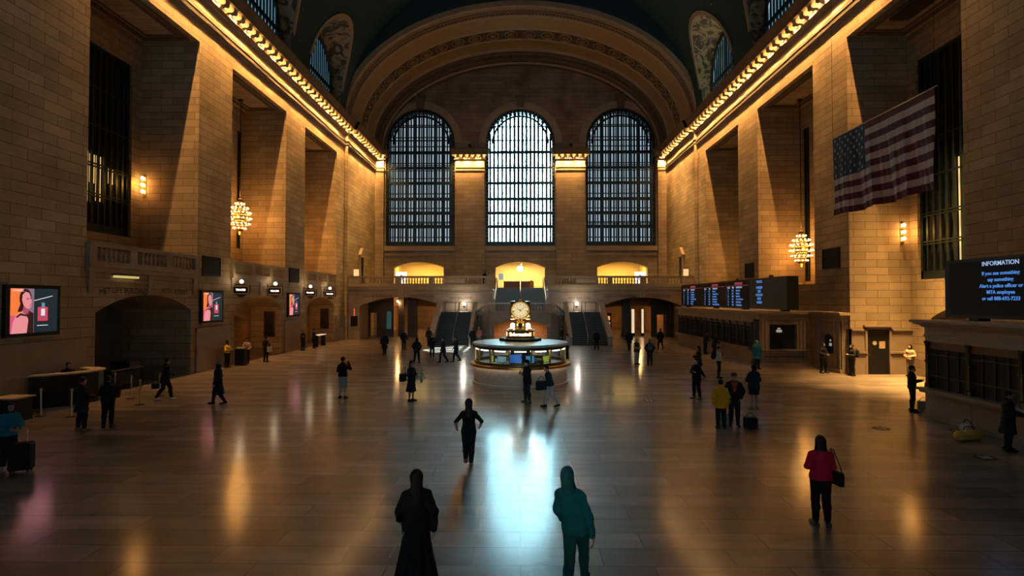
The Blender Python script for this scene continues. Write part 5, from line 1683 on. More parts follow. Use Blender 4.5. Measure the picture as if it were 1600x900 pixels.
# long rounded desk at the left
dk = thing('service_desk', 'long dark desk with a pale curved top below the left screen', 'desk', (-18.4, 21.4, 0))
crv = [(-18.38, 20.05), (-17.9, 20.3), (-17.45, 20.72), (-17.15, 21.3), (-17.05, 21.9), (-17.25, 22.45), (-17.8, 22.75), (-18.38, 22.8)]
ctr = Vector((-18.25, 21.45))
def ring_(f0, f1):
    o_ = [ctr + (Vector(p) - ctr)*f0 for p in crv]; i_ = [ctr + (Vector(p) - ctr)*f1 for p in crv]
    return [(p.x + 18.4, p.y - 21.4) for p in o_ + i_[::-1]]
m = MB(); m.prism(ring_(.95, .80), lambda u, v, d: (max(u, .02), v, d), 0, 1.30); m.build('front_panel', M['black'], dk)
m = MB(); m.prism(ring_(1.0, .64), lambda u, v, d: (max(u, .02), v, d), 1.30, 1.36); m.build('desktop', M['wood'], dk)
m = MB(); m.prism(ring_(.97, .93), lambda u, v, d: (max(u, .02), v, d), 0, .09); m.build('kick_strip', M['steel'], dk)
t = thing('low_desk', 'lower dark side desk with a pale edge at the left margin', 'desk', (-17.6, 18.7, 0))
m = MB(); m.box(-.5, .42, -.4, .42, .78, .83); m.build('desktop', M['wood'], t)
m = MB(); m.box(-.45, .36, -.34, .36, 0, .78); m.build('front_panel', M['black'], t)
# scanner table inside the archway
t = thing('scanner_table', 'dark bag check table with a glossy top in the street archway', 'table', (-19.6, 26.3, 0))
m = MB(); m.box(-.5, .5, -1.1, 1.1, .8, .88); m.build('tabletop', plain('glossy_dark_top', (.05, .09, .11), .12), t)
m = MB(); m.box(-.5, .5, .1, .8, .88, 1.15); m.build('scanner_hood', M['black'], t)
for (x, y) in ((-.42, -1), (.42, -1), (-.42, 1), (.42, 1)):
    m = MB(); m.box(x-.04, x+.04, y-.04, y+.04, 0, .8); m.build('leg', M['black'], t)
m = MB(); m.box(-.46, .46, -1.05, 1.05, .1, .7); m.build('skirt', M['soot'], t)
# lectern desk of the greeter by the second pillar
t = thing('lectern', 'black lectern in front of the person in the pale shirt by the second left arch', 'lectern', (-17.85, 34.6, 0))
m = MB(); m.box(-.30, .30, -.22, .22, 0, 1.0); m.build('body', M['black'], t)
m = MB(); m.prism([(-.28, 1.0), (.28, 1.12), (.28, 1.16), (-.28, 1.04)], lambda u, v, d: (d, u, v), -.35, .35); m.build('sloping_top', M['black'], t)
m = MB(); m.box(-.22, .22, -.15, .12, 1.10, 1.115); m.build('paper_sheet', plain('paper_sheet', (.6, .45, .35), .7), t)
t = thing('standing_ledge', 'white topped narrow table in the farthest left archway', 'table', (-18.0, 48.6, 0))
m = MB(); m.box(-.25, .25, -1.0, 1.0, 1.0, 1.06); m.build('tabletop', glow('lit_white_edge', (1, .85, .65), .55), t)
for y in (-.9, .9):
    m = MB(); m.box(-.2, .2, y-.04, y+.04, 0, 1.0); m.build('leg', M['black'], t)
t = thing('wall_case', 'black notice case on the balcony wall left of the left passage', 'notice case', (-17.7, YB, 1.35))
m = MB(); m.box(-.36, .36, -.10, 0, 0, 1.1); m.build('case', M['black'], t)
m = MB(); m.box(-.04, .04, -.06, 0, 1.1, 1.75); m.ball((0, -.06, 1.8), .07, 8, 6); m.build('red_beacon', glow('red_beacon', (1, .2, .05), .7), t)
# added fitting high under the soffit, standing for light from the right passage
lt = thing('hallway_fill', 'added flat light fitting high under the nearest right opening, over the bright hallway floor', 'light', (19.9, 27.4, LINTEL - .30))
m = MB(); m.tube([(0, 0, .1), (0, 0, .3)], .04, 6); m.build('hanging_rod', M['bronze'], lt)
m = MB(); m.box(-.5, .5, -1.2, 1.2, 0, .12); m.build('housing', M['bronze'], lt)
lamp('hallway_fill_lamp', 'AREA', (19.9, 27.4, LINTEL - .34), 1500, (1, .55, .16), None, shape='RECTANGLE', size=1.0, size_y=2.4, spread=R(36))
# ------------------------------------------------------------------ people: bodies grown as one smooth surface
def surface_nets(vol, org, h):
    """vol: 3D array of signed distances -> (verts, quads)"""
    n = vol.shape
    ins = vol < 0
    cnt = np.zeros(tuple(k-1 for k in n), int)
    acc = np.zeros(cnt.shape + (3,)); num = np.zeros(cnt.shape)
    offs = [(i, j, k) for i in (0, 1) for j in (0, 1) for k in (0, 1)]
    def cor(o): return vol[o[0]:n[0]-1+o[0], o[1]:n[1]-1+o[1], o[2]:n[2]-1+o[2]]
    for a in offs:
        for ax in range(3):
            if a[ax] == 1: continue
            b = list(a); b[ax] = 1
            va, vb = cor(a), cor(b)
            cr = (va < 0) != (vb < 0)
            t = np.where(cr, va / np.where(cr, va - vb, 1), 0)
            for c in range(3):
                acc[..., c] += np.where(cr, a[c] + (t if c == ax else 0), 0)
            num += cr
    act = num > 0
    idx = -np.ones(cnt.shape, int); idx[act] = np.arange(act.sum())
    cells = np.argwhere(act)
    verts = (acc[act] / num[act][:, None] + cells) * h + org
    quads = []
    for ax in range(3):
        s0 = [slice(1, n[k]-1) for k in range(3)]; s0[ax] = slice(0, n[ax]-1)
        s1 = list(s0); s1[ax] = slice(1, n[ax])
        A, B = ins[tuple(s0)], ins[tuple(s1)]
        e = np.argwhere(A != B)
        if not len(e): continue
        o = np.array([1, 1, 1]); o[ax] = 0
        e2 = e + o
        u, v = [k for k in range(3) if k != ax]
        def at(du, dv):
            p = e2.copy(); p[:, u] -= du; p[:, v] -= dv
            return idx[p[:, 0], p[:, 1], p[:, 2]]
        q = np.stack([at(1, 1), at(0, 1), at(0, 0), at(1, 0)], 1)
        fl = A[tuple(e.T)]
        if ax == 1: fl = ~fl
        q[~fl] = q[~fl][:, ::-1]
        quads.append(q)
    return verts, np.concatenate(quads) if quads else np.zeros((0, 4), int)


def smin(a, b, k):
    hh = np.clip(.5 + .5*(b - a)/k, 0, 1)
    return b + (a - b)*hh - k*hh*(1 - hh)


def cone(P, a, b, ra, rb, sq=None):
    """distance to a tapered limb from a to b; sq flattens it along y"""
    a = np.array(a, float); b = np.array(b, float)
    Q = P; 
    if sq is not None:
        S = np.array([1, 1/sq, 1]); Q = P*S; a = a*S; b = b*S
    d = b - a; L2 = max(float(d @ d), 1e-9)
    t = np.clip(((Q - a) @ d)/L2, 0, 1)
    return np.linalg.norm(Q - (a + t[..., None]*d), axis=-1) - (ra + (rb - ra)*t)


def ell(P, c, r):
    q = (P - np.array(c))/np.array(r)
    l = np.linalg.norm(q, axis=-1)
    return (l - 1)*min(r)


def grow(fn, lo, hi, h):
    lo = np.array(lo, float); hi = np.array(hi, float)
    n = np.ceil((hi - lo)/h).astype(int) + 1
    g = np.stack(np.meshgrid(*[lo[k] + np.arange(n[k])*h for k in range(3)], indexing='ij'), -1)
    v = fn(g)
    for ax in range(3):
        s = [slice(None)]*3
        s[ax] = 0; v[tuple(s)] = np.maximum(v[tuple(s)], .01)
        s[ax] = -1; v[tuple(s)] = np.maximum(v[tuple(s)], .01)
    return surface_nets(v, lo, h)


def to_obj(parts, name, mat, parent):
    vs, fs, b = [], [], 0
    for v, f in parts:
        vs.append(v); fs.append(f + b); b += len(v)
    V = np.concatenate(vs); Fq = np.concatenate(fs)
    me = bpy.data.meshes.new(name)
    me.from_pydata(V.tolist(), [], Fq.tolist())
    me.materials.append(mat)
    me.polygons.foreach_set('use_smooth', [True]*len(me.polygons)); me.update()
    o = bpy.data.objects.new(name, me); COL.objects.link(o); o.parent = parent
    return o

CLOTH = {}
def cloth(col, rough=.85):
    k = tuple(round(c, 4) for c in col)
    if k not in CLOTH: CLOTH[k] = plain('cloth_%d' % len(CLOTH), col, rough, var=.25, scale=9, spec=.25, bump=.15)
    return CLOTH[k]
SKINS = [plain('skin_light', (.50, .30, .21), .55, var=.08), plain('skin_tan', (.36, .20, .13), .55, var=.08), plain('skin_deep', (.13, .07, .045), .55, var=.08)]
NAVY, BLK, CHAR, GREY = (.012, .016, .024), (.010, .011, .013), (.03, .032, .036), (.16, .16, .165)

LEGS = {   # (knee, ankle) for the two sides, local: -y is forward
    'stand': [((-.10, -.02, .49), (-.11, .02, .085)), ((.10, -.02, .49), (.11, .02, .085))],
    'apart': [((-.13, -.02, .49), (-.17, .02, .085)), ((.13, -.03, .49), (.17, .01, .085))],
    'walk': [((-.09, -.17, .51), (-.09, -.22, .085)), ((.09, .05, .49), (.09, .30, .13))],
    'walk2': [((.09, -.17, .51), (.09, -.22, .085)), ((-.09, .05, .49), (-.09, .30, .13))],
    'run': [((-.08, -.07, .50), (-.06, -.02, .085)), ((.08, -.04, .50), (.07, .24, .28))],
    'stride': [((-.08, -.20, .53), (-.07, -.34, .10)), ((.08, .10, .50), (.08, .38, .17))],
}
ARMS = {   # (elbow, wrist) per side -1, +1
    'down': [((-.26, .03, 1.13), (-.26, -.05, .88)), ((.26, .03, 1.13), (.26, -.05, .88))],
    'swing': [((-.25, .12, 1.15), (-.25, .12, .90)), ((.25, -.05, 1.14), (.24, -.22, .96))],
    'phone': [((-.23, -.03, 1.14), (-.09, -.27, 1.20)), ((.23, -.03, 1.14), (.10, -.26, 1.17))],
    'one_phone': [((-.26, .03, 1.13), (-.25, -.06, .88)), ((.24, -.04, 1.14), (.12, -.28, 1.24))],
    'face': [((-.27, -.14, 1.24), (-.13, -.22, 1.50)), ((.26, -.06, 1.15), (.14, -.26, 1.30))],
    'fold': [((-.25, -.04, 1.15), (.06, -.21, 1.18)), ((.25, -.04, 1.15), (-.07, -.20, 1.12))],
    'pocket': [((-.29, .05, 1.15), (-.20, -.06, .93)), ((.29, .05, 1.15), (.20, -.06, .93))],
    'hold': [((-.25, -.02, 1.13), (-.10, -.28, 1.08)), ((.25, -.02, 1.13), (.10, -.28, 1.08))],
    'run': [((-.33, .10, 1.18), (-.30, -.10, 1.02)), ((.33, .12, 1.18), (.32, -.08, 1.00))],
    'desk': [((-.25, -.10, 1.12), (-.14, -.34, 1.06)), ((.25, -.10, 1.12), (.14, -.34, 1.06))],
}


def person(label, foot, h=1.72, face=0.0, legs='stand', arms='down', top='jacket', top_col=BLK, leg_col=BLK, shoe_col=BLK, skin=0,
           hair='short', hair_col=(.012, .009, .008), hat=None, hat_col=GREY, hem=None, sleeve=1.0, lower='trousers', lean=0.0, leanx=0.0, wide=1.0,
           mask=False, res=None, head_down=0.0, scarf=None, shorts_col=None, collar=None, seat=None):
    """face: heading in degrees, 0 = towards the viewer, 90 = to the viewer's right"""
    x, y = foot
    root = thing('person', label, 'person', (x, y, 0), R(face))
    k = h/1.75
    near = y < 14
    hh = res or (.014 if near else .019 if y < 26 else .025)
    LG = LEGS[legs]; AR = ARMS[arms]
    def up(p):                                   # lean of the upper body about the hips
        dz = max(p[2] - .90, 0)
        return (p[0] + leanx*dz, p[1] - lean*dz, p[2])
    hipz = .92
    hips = [(-.088, .0, .90), (.088, .0, .90)]
    sh = [up((-.154*wide, .01, 1.368)), up((.154*wide, .01, 1.368))]
    neck0, headc = up((0, .015, 1.46)), up((0, -.02 - .05*head_down, 1.625 - .015*head_down))
    arms_ = [tuple(up(p) for p in a) for a in AR]
    waist, chest = up((0, .0, 1.08)), up((0, .0, 1.30))
    def torso(P, o=0.0, fat=1.0):
        d = cone(P, up((-.06, 0, .93)), up((.06, 0, .93)), .115*fat + o, .115*fat + o, .85)
        d = smin(d, cone(P, (0, 0, .95), waist, .135*fat*wide + o, .125*fat*wide + o, .8), .08)
        d = smin(d, cone(P, waist, chest, .125*fat*wide + o, .155*wide + o, .78), .08)
        d = smin(d, cone(P, up((-.085*wide, 0, 1.325)), up((.085*wide, 0, 1.325)), .092 + o*.7, .092 + o*.7, .9), .06)
        for s in (0, 1): d = smin(d, cone(P, up((0, .015, 1.425)), sh[s], .056 + o*.6, .052 + o*.7), .05)
        return d
    def arm(P, s, o=0.0, upto=1.0):
        e, w = arms_[s]
        d = cone(P, sh[s], e, .055 + o*.85, .042 + o)
        if upto > .5:
            f = (upto - .5)*2
            w2 = tuple(np.array(e) + (np.array(w) - np.array(e))*f)
            d = smin(d, cone(P, e, w2, .043 + o, .030 + o*1.0), .03)
        return d
    def leg(P, s, o=0.0, ank=True):
        kn, an = LG[s]
        d = cone(P, hips[s], kn, .092 + o, .056 + o)
        mid = tuple(np.array(kn) + (np.array(an) - np.array(kn))*.3 + np.array((0, .018, 0)))
        d = smin(d, cone(P, kn, mid, .055 + o, .056 + o), .03)
        return smin(d, cone(P, mid, an, .056 + o, .038 + o), .03)
    def foot_sdf(P, s, o=0.0):
        an = np.array(LG[s][1])
        up_ = an[2] - .085
        out = -.03 if s == 0 else .03
        toe = an + np.array((out, -.175, -.055 - min(up_, .06)*.9)); heel = an + np.array((0, .045, -.05))
        toe[2] = max(toe[2], .028)
        d = smin(cone(P, heel, toe, .040 + o, .030 + o), cone(P, an, heel, .04 + o, .042 + o), .03)
        return np.maximum(d, -(P[..., 2] - .004))
    def head(P):
        c = np.array(headc)
        d = ell(P, c + (0, .012, .022), (.076, .095, .098))
        d = smin(d, ell(P, c + (0, -.030, -.055), (.056, .062, .062)), .035)
        d = smin(d, cone(P, c + (0, -.088, .010), c + (0, -.112, -.030), .010, .016), .014)      # nose
        for s in (-1, 1):
            d = smin(d, ell(P, c + (s*.080, .008, -.006), (.011, .022, .034)), .008)             # ears
            d = -smin(-d, ell(P, c + (s*.033, -.098, .016), (.020, .016, .013)), .012)            # eye sockets
            d = smin(d, ell(P, c + (s*.033, -.076, .014), (.013, .013, .011)), .004)
        d = smin(d, ell(P, c + (0, -.088, -.062), (.024, .012, .008)), .008)                      # lips
        d = smin(d, ell(P, c + (0, -.082, -.094), (.022, .018, .018)), .02)                       # chin
        return smin(d, cone(P, neck0, c + (0, .012, -.05), .057, .052), .03)
    def hand(s):
        e, w = [np.array(p) for p in arms_[s]]
        f = w - e; f /= np.linalg.norm(f)
        sd = 1 if s else -1
        side = np.array((-sd, 0, 0.)) if abs(f[0]) < .8 else np.array((0, -1., 0))
        fwd = np.array((0, -1., 0.)) if abs(f[1]) < .8 else np.array((0, 0, 1.))
        # thumb leaves towards the front of the body, fingers curl inwards
        a = fwd - f*(fwd @ f); a /= np.linalg.norm(a)
        b = np.cross(f, a); b /= np.linalg.norm(b)
        if b @ side < 0: b = -b
        def fn(P):
            d = cone(P, w - f*.02, w + f*.02, .027, .028)
            for q in (-.024, -.008, .008, .024): d = smin(d, cone(P, w + f*.015, w + f*.088 + a*q, .016, .012), .012)
            for q, L_ in ((.027, .070), (.009, .082), (-.009, .076), (-.026, .058)):
                k0 = w + f*.088 + a*q; k1 = k0 + f*L_*.5 + b*.012; k2 = k1 + f*L_*.35 + b*.030
                d = np.minimum(d, np.minimum(cone(P, k0, k1, .0098, .0088), cone(P, k1, k2, .0088, .0075)))
            t0 = w + f*.025 + a*.022; t1 = t0 + a*.032 + f*.028 + b*.012; t2 = t1 + f*.030 + a*.006 + b*.010
            d = smin(d, np.minimum(cone(P, t0, t1, .013, .011), cone(P, t1, t2, .011, .009)), .006)
            return d
        c = w + f*.08
        return grow(fn, c - .13, c + .13, .006 if near else .0085)
    def body(P):
        d = torso(P)
        for s in (0, 1):
            d = smin(d, arm(P, s), .05); d = smin(d, leg(P, s), .05); d = np.minimum(d, foot_sdf(P, s, -.004))
        d = smin(d, cone(P, neck0, np.array(headc) + (0, .012, -.04), .056, .052), .04)
        return d
    pts = np.array([hips[0], hips[1], *sh, headc] + [p for a in arms_ for p in a] + [p for l in LG for p in l])
    lo = pts.min(0) - (.26, .30, .30); hi = pts.max(0) + (.26, .26, .10); lo[2] = -.03; hi[2] = headc[2] + .05
    c = np.array(headc)
    hres = .008 if near else .011 if y < 26 else .016
    parts = [grow(body, lo, hi, hh), grow(head, c - (.13, .15, .20), c + (.13, .14, .15), hres), hand(0), hand(1)]
    b = to_obj(parts, 'body', SKINS[skin], root)
    kids = [b]
    # shoes
    kids.append(to_obj([grow(lambda P: np.minimum(foot_sdf(P, 0, .007), foot_sdf(P, 1, .007)), np.minimum(LG[0][1], LG[1][1]) - np.array((.12, .26, .12)), np.maximum(LG[0][1], LG[1][1]) + np.array((.12, .14, .10)), min(hh, .016))], 'shoes', cloth(shoe_col, .5), root))
    # lower garment
    if lower in ('trousers', 'shorts'):
        cut = .10 if lower == 'trousers' else .46
        def lf(P):
            d = smin(leg(P, 0, .020), leg(P, 1, .020), .03)
            d = smin(d, cone(P, (-.05, 0, .93), (.05, 0, .93), .135, .135, .85), .05)
            d = smin(d, cone(P, (0, 0, .94), (0, 0, 1.02), .15, .14, .82), .05)
            return np.maximum(np.maximum(d, cut - P[..., 2]), P[..., 2] - 1.04)
        if legs == 'run' and lower == 'trousers':
            an = LG[1][1]
            cut_run = lambda P: lf(P)
        kids.append(to_obj([grow(lf, lo, (hi[0], hi[1], 1.10), hh)], lower, cloth(shorts_col or leg_col), root))
    elif lower in ('skirt', 'long_skirt'):
        cut = .58 if lower == 'skirt' else .16
        kx = max(abs(LG[0][0][1]), abs(LG[1][1][1]))
        def sf(P):
            d = smin(cone(P, (0, 0, 1.0), (0, .02, cut - .12), .150, (.21 if lower == 'skirt' else .26) + kx*.3, .85), leg(P, 0, .03), .05)
            d = smin(d, leg(P, 1, .03), .05)
            ang = np.arctan2(P[..., 0], P[..., 1])
            d = d + .010*np.sin(ang*11)*np.clip((1.0 - P[..., 2])*1.5, 0, 1)
            return np.maximum(np.maximum(d, cut - P[..., 2]), P[..., 2] - 1.04)
        kids.append(to_obj([grow(sf, lo - (.12, .12, 0), (hi[0] + .12, hi[1] + .12, 1.10), hh)], 'skirt', cloth(leg_col), root))
    # upper garment
    o = {'shirt': .014, 'jacket': .028, 'coat': .034, 'puffer': .055, 'vest': .03, 'dress': .016}[top]
    hemz = hem if hem is not None else {'shirt': .93, 'jacket': .86, 'coat': .48, 'puffer': .80, 'vest': .80, 'dress': .55}[top]
    def tf(P):
        d = torso(P, o, 1.04)
        if top in ('coat', 'dress') or hemz < .85:
            fl = (.95 - hemz)
            d = smin(d, cone(P, (0, 0, .98), (0, .03, hemz - .1), .150 + o*.6, .165 + o + fl*.16, .85), .07)
            ang = np.arctan2(P[..., 0], P[..., 1])
            d = d + .008*np.sin(ang*9 + 1)*np.clip((.95 - P[..., 2])*2, 0, 1)
        for s in (0, 1):
            if sleeve > 0: d = smin(d, arm(P, s, o*.75, sleeve), .04)
        if top == 'puffer': d = d + .008*np.cos(P[..., 2]*62)
        else: d = d + .004*np.sin(P[..., 2]*38 + P[..., 0]*25)
        d = smin(d, cone(P, neck0, np.array(neck0) + (0, -.004, .045), .066 + o*.4, .060 + o*.5), .03) if top in ('jacket', 'coat', 'puffer') else d
        d = np.maximum(d, hemz - P[..., 2])
        nk = np.linalg.norm((P - np.array(neck0)) * np.array((1, 1, .6)), axis=-1)
        return np.maximum(d, -(cone(P, np.array(neck0) + (0, -.02, .05), np.array(headc), .060, .060)))
    kids.append(to_obj([grow(tf, (lo[0] - .08, lo[1] - .08, hemz - .06), (hi[0] + .08, hi[1] + .08, 1.62), hh)], {'coat': 'coat', 'dress': 'dress', 'vest': 'vest', 'shirt': 'shirt'}.get(top, 'jacket'), cloth(top_col), root))
    if collar:            # shirt showing in an open front
        def cf(P):
            d = np.abs(torso(P, o + .004, 1.04)) - .008
            d = np.maximum(d, np.abs(P[..., 0] - leanx*(P[..., 2]-.9)) - (.015 + .085*np.clip((P[..., 2] - 1.08)/.34, 0, 1)))
            return np.maximum(np.maximum(d, P[..., 1] + .02 + lean*(P[..., 2]-.9)), np.maximum(1.05 - P[..., 2], P[..., 2] - 1.47))
        kids.append(to_obj([grow(cf, (-.2, lo[1], 1.0), (.2, .1, 1.52), .014)], 'shirt_front', cloth(collar), root))
    # hair
    if hair:
        def hf(P):
            d = ell(P, c + (0, .020, .034), (.090, .108, .105))
            face_cut = cone(P, c + (0, -.12, -.10), c + (0, -.125, .035), .072, .060)
            if hair == 'bob': d = smin(d, cone(P, c + (0, .035, .0), c + (0, .03, -.13), .095, .112, .85), .04)
            if hair == 'long': d = smin(d, cone(P, c + (0, .05, .02), up((0, .095, 1.30)), .090, .095, .62), .05)
            if hair == 'hood':
                d = smin(ell(P, c + (0, .02, .03), (.100, .118, .124)), cone(P, c + (0, .03, -.03), up((0, .03, 1.44)), .090, .118), .05)
            if hair == 'bun': d = smin(d, ell(P, c + (0, .12, .07), (.05, .05, .05)), .015)
            if hair in ('short', 'bun'): d = np.maximum(d, (c[2] - .045 - P[..., 2]) - (P[..., 1] - c[1])*.5)
            d = np.maximum(d, -face_cut)
            if hair in ('short', 'bun', 'bob'): d = np.maximum(d, np.minimum(P[..., 1] - c[1] + .075 - (P[..., 2]-c[2])*.0, 10) * -1 if False else d)
            fr = np.maximum(-(P[..., 1] - (c[1] - .045)), (P[..., 2] - (c[2] + .055)))      # keep forehead clear below the hairline
            return np.maximum(d, -np.maximum(P[..., 1] - (c[1] - .045), P[..., 2] - (c[2] + .050)))
        zlo = 1.2 if hair in ('long', 'hood') else c[2] - .30
        kids.append(to_obj([grow(hf, (c[0] - .24, c[1] - .2, zlo), (c[0] + .24, c[1] + .30, c[2] + .22), hres*1.2)], 'hood' if hair == 'hood' else 'hair', cloth(hair_col, .6), root))
    if hat:
        def caps(P):
            d = ell(P, c + (0, .015, .050), (.100, .115, .090)); d = np.maximum(d, c[2] + .035 - P[..., 2])
            if hat == 'cap': d = np.minimum(d, np.maximum(ell(P, c + (0, -.12, .045), (.075, .085, .012)), P[..., 1] - (c[1] - .06)))
            if hat == 'beanie': d = np.minimum(d, np.maximum(ell(P, c + (0, .015, .06), (.108, .122, .13)), np.maximum(c[2] + .01 - P[..., 2], P[..., 2] - c[2] - .09)))
            return d
        kids.append(to_obj([grow(caps, c - (.16, .26, .05), c + (.16, .2, .2), hres)], 'cap' if hat == 'cap' else 'woolly_hat', cloth(hat_col), root))
    if mask:
        def mf(P):
            d = np.abs(ell(P, c + (0, -.030, -.050), (.070, .078, .062))) - .006
            return np.maximum(np.maximum(d, P[..., 1] - (c[1] - .05)), np.abs(P[..., 2] - (c[2] - .052)) - .045)
        kids.append(to_obj([grow(mf, c - (.12, .16, .14), c + (.12, .05, .06), .009)], 'face_mask', cloth((.55, .58, .62)), root))
    if scarf:
        kids.append(to_obj([grow(lambda P: cone(P, np.array(neck0) + (0, -.01, .0), np.array(neck0) + (0, -.02, .06), .092, .085), np.array(neck0) - .16, np.array(neck0) + .2, .014)], 'scarf', cloth(scarf), root))
    for o_ in kids: o_.scale = (k, k, k)
    return root


def backpack(label, foot, face, col, z=1.0, back=.20, w=.30, h=.44, d=.17, lean=0.0):
    a = R(face)
    t = thing('backpack', label, 'bag', (foot[0] - math.sin(a)*0 + (-math.sin(a))*back*1.0 if False else foot[0] + (-math.sin(a))*back, foot[1] + math.cos(a)*back, z), a)
    t.rotation_euler = (0, 0, a)
    def bf(P):
        q = np.abs(P - np.array((0, 0, h/2))) - np.array((w/2 - .07, d/2 - .06, h/2 - .07))
        return np.linalg.norm(np.maximum(q, 0), axis=-1) - .06
    to_obj([grow(bf, (-w/2 - .03, -d/2 - .03, -.03), (w/2 + .03, d/2 + .03, h + .03), .018)], 'body', cloth(col), t)
    to_obj([grow(lambda P: ell(P, (0, d/2, h*.32), (w*.36, .05, h*.24)), (-w/2, 0, 0), (w/2, d/2 + .1, h*.7), .018)], 'pocket', cloth(tuple(c*1.3 for c in col)), t)
    m = MB(); m.tube([(-.03, 0, h - .01), (-.03, 0, h + .05), (.03, 0, h + .05), (.03, 0, h - .01)], .010, 6); m.build('grab_loop', cloth(col), t, smooth=True)
    for s in (-1, 1):
        m = MB(); m.tube([(s*.10, -d/2 + .03, h - .04), (s*.12, -d/2 - .03, h + .0), (s*.13, -d/2 - .02, h*.5), (s*.12, -d/2 + .02, .08)], .016, 6); m.build('strap', cloth(col), t, smooth=True)
    return t


def shoulder_bag(label, loc, face, col, w=.32, h=.26, d=.10, strap=.5, apex=(0, 0)):
    t = thing('shoulder_bag', label, 'bag', loc, R(face))
    def bf(P):
        q = np.abs(P - np.array((0, 0, h/2))) - np.array((w/2 - .04, d/2 - .035, h/2 - .04))
        return np.linalg.norm(np.maximum(q, 0), axis=-1) - .035
    to_obj([grow(bf, (-w/2 - .03, -d/2 - .03, -.03), (w/2 + .03, d/2 + .03, h + .03), .014)], 'body', cloth(col), t)
    m = MB(); ax, ay = apex
    m.tube([(-w*.4, 0, h - .02), (-w*.30 + ax*.35, ay*.35, h + strap*.4), (ax - .03, ay, h + strap), (ax + .03, ay, h + strap), (w*.30 + ax*.35, ay*.35, h + strap*.4), (w*.4, 0, h - .02)], .011, 6); m.build('strap', cloth(col), t, smooth=True)
    return t


def phone(label, loc, face=0):
    t = thing('mobile_phone', label, 'phone', loc, R(face)); t.rotation_euler = (R(-35), 0, R(face))
    m = MB(); m.box(-.037, .037, -.004, .004, -.07, .08); m.build('body', M['black'], t)
    m = MB(); m.box(-.034, .034, .004, .006, -.065, .075); m.build('screen', glow('phone_screen', (.6, .8, 1), .5) if 'phone_screen' not in bpy.data.materials else bpy.data.materials['phone_screen'], t)
    return t


def suitcase(label, loc, face, col, w=.40, h=.62, d=.24):
    t = thing('suitcase', label, 'suitcase', loc, R(face))
    def bf(P):
        q = np.abs(P - np.array((0, 0, h/2 + .06))) - np.array((w/2 - .05, d/2 - .05, h/2 - .05))
        return np.linalg.norm(np.maximum(q, 0), axis=-1) - .05 + .004*np.sin(P[..., 0]*70)
    to_obj([grow(bf, (-w/2 - .03, -d/2 - .03, 0), (w/2 + .03, d/2 + .03, h + .12), .02)], 'shell', cloth(col, .5), t)
    m = MB(); m.tube([(-.09, .05, h), (-.09, .05, h + .36), (.09, .05, h + .36), (.09, .05, h)], .012, 6); m.build('pull_handle', M['steel'], t, smooth=True)
    for (x, y) in ((-w*.36, -d*.3), (w*.36, -d*.3), (-w*.36, d*.3), (w*.36, d*.3)):
        m = MB(); m.cyl((x - .015, y, .035), .035, .03, 10, 'x'); m.build('wheel', M['black'], t, smooth='auto')
    return t

RED, YEL, TEAL, WHT = (.55, .012, .045), (.72, .33, .012), (.015, .20, .23), (.52, .48, .46)

# foreground
person('woman with black bob hair in a red jacket and black trousers, seen from behind', (5.60, 10.3), 1.66, 172, 'stand', 'phone', 'jacket', RED, BLK, (.05, .05, .055), hair='bob', wide=1.06, hem=.90)
shoulder_bag('black shoulder bag on the right hip of the woman in the red jacket', (5.90, 10.27, .74), 100, BLK, .26, .27, .10, .42, (0, .12))
person('woman with long dark hair jogging in black short sleeved top and leggings', (-1.30, 13.75), 1.70, 185, 'run', 'run', 'shirt', BLK, NAVY, (.25, .16, .14), hair='long', sleeve=.42, lean=.03)
person('long haired figure in a long black coat at the bottom edge, left of the reflection', (-1.52, 8.0), 1.70, 195, 'walk', 'swing', 'coat', BLK, NAVY, BLK, hair='long', hem=.20, lower='long_skirt', lean=.05)
person('stooping figure in teal jacket and trousers at the bottom edge, right of the reflection', (.80, 7.9), 1.72, 165, 'stride', 'swing', 'jacket', TEAL, (.02, .13, .15), BLK, hair='hood', hair_col=(.02, .16, .18), leanx=.22, lean=.22)
m = thing('walking_cord', 'thin pale strap hanging at the side of the figure in the long black coat', 'strap', (-1.80, 7.72, .60))
mm = MB(); mm.tube([(.16, 0, .32), (.12, -.02, .22), (.03, -.02, .10), (-.03, -.02, 0)], .008, 6); mm.build('strap', cloth((.6, .6, .55)), m, smooth=True)
mm = MB(); mm.ball((-.03, -.02, -.02), .018, 8, 6); mm.build('toggle', cloth((.6, .6, .55)), m, smooth=True)

# left side
person('person in a bright blue top and dark trousers cut by the left edge', (-12.65, 13.35), 1.66, 60, 'stand', 'hold', 'jacket', (.012, .17, .28), BLK, (.35, .34, .33), hair='bob', hem=.88, skin=1)
suitcase('tall dark suitcase standing beside the person in the blue top', (-12.15, 13.15, 0), 20, BLK, .46, .66, .3)
person('person with an orange shouldered dark coat by the long desk', (-14.05, 17.3), 1.72, 160, 'apart', 'hold', 'coat', CHAR, BLK, (.2, .12, .08), hair='short', skin=1, hem=.62, scarf=(.7, .10, .04))
person('person in black standing right beside the one in the orange shouldered coat', (-13.55, 17.75), 1.70, 200, 'stand', 'hold', 'jacket', BLK, BLK, BLK, hair='short', skin=1)
backpack('bulging black backpack on the person in black by the long desk', (-13.55, 17.75), 250, BLK, .98, .36)
person('person in dark clothes and white trainers bending forward near the street archway', (-14.85, 22.6), 1.74, 140, 'walk', 'hold', 'coat', BLK, BLK, (.75, .72, .68), hair='short', hem=.72, lean=.08)
shoulder_bag('dark bag hanging by the knee of the person in white trainers', (-15.12, 22.38, .50), 20, CHAR, .28, .24, .12, .16)
person('woman in a long dark coat and grey cap walking left', (-12.15, 21.75), 1.70, -80, 'walk', 'down', 'coat', NAVY, BLK, BLK, hair='bob', hat='beanie', hat_col=(.14, .16, .17), hem=.42, skin=0)
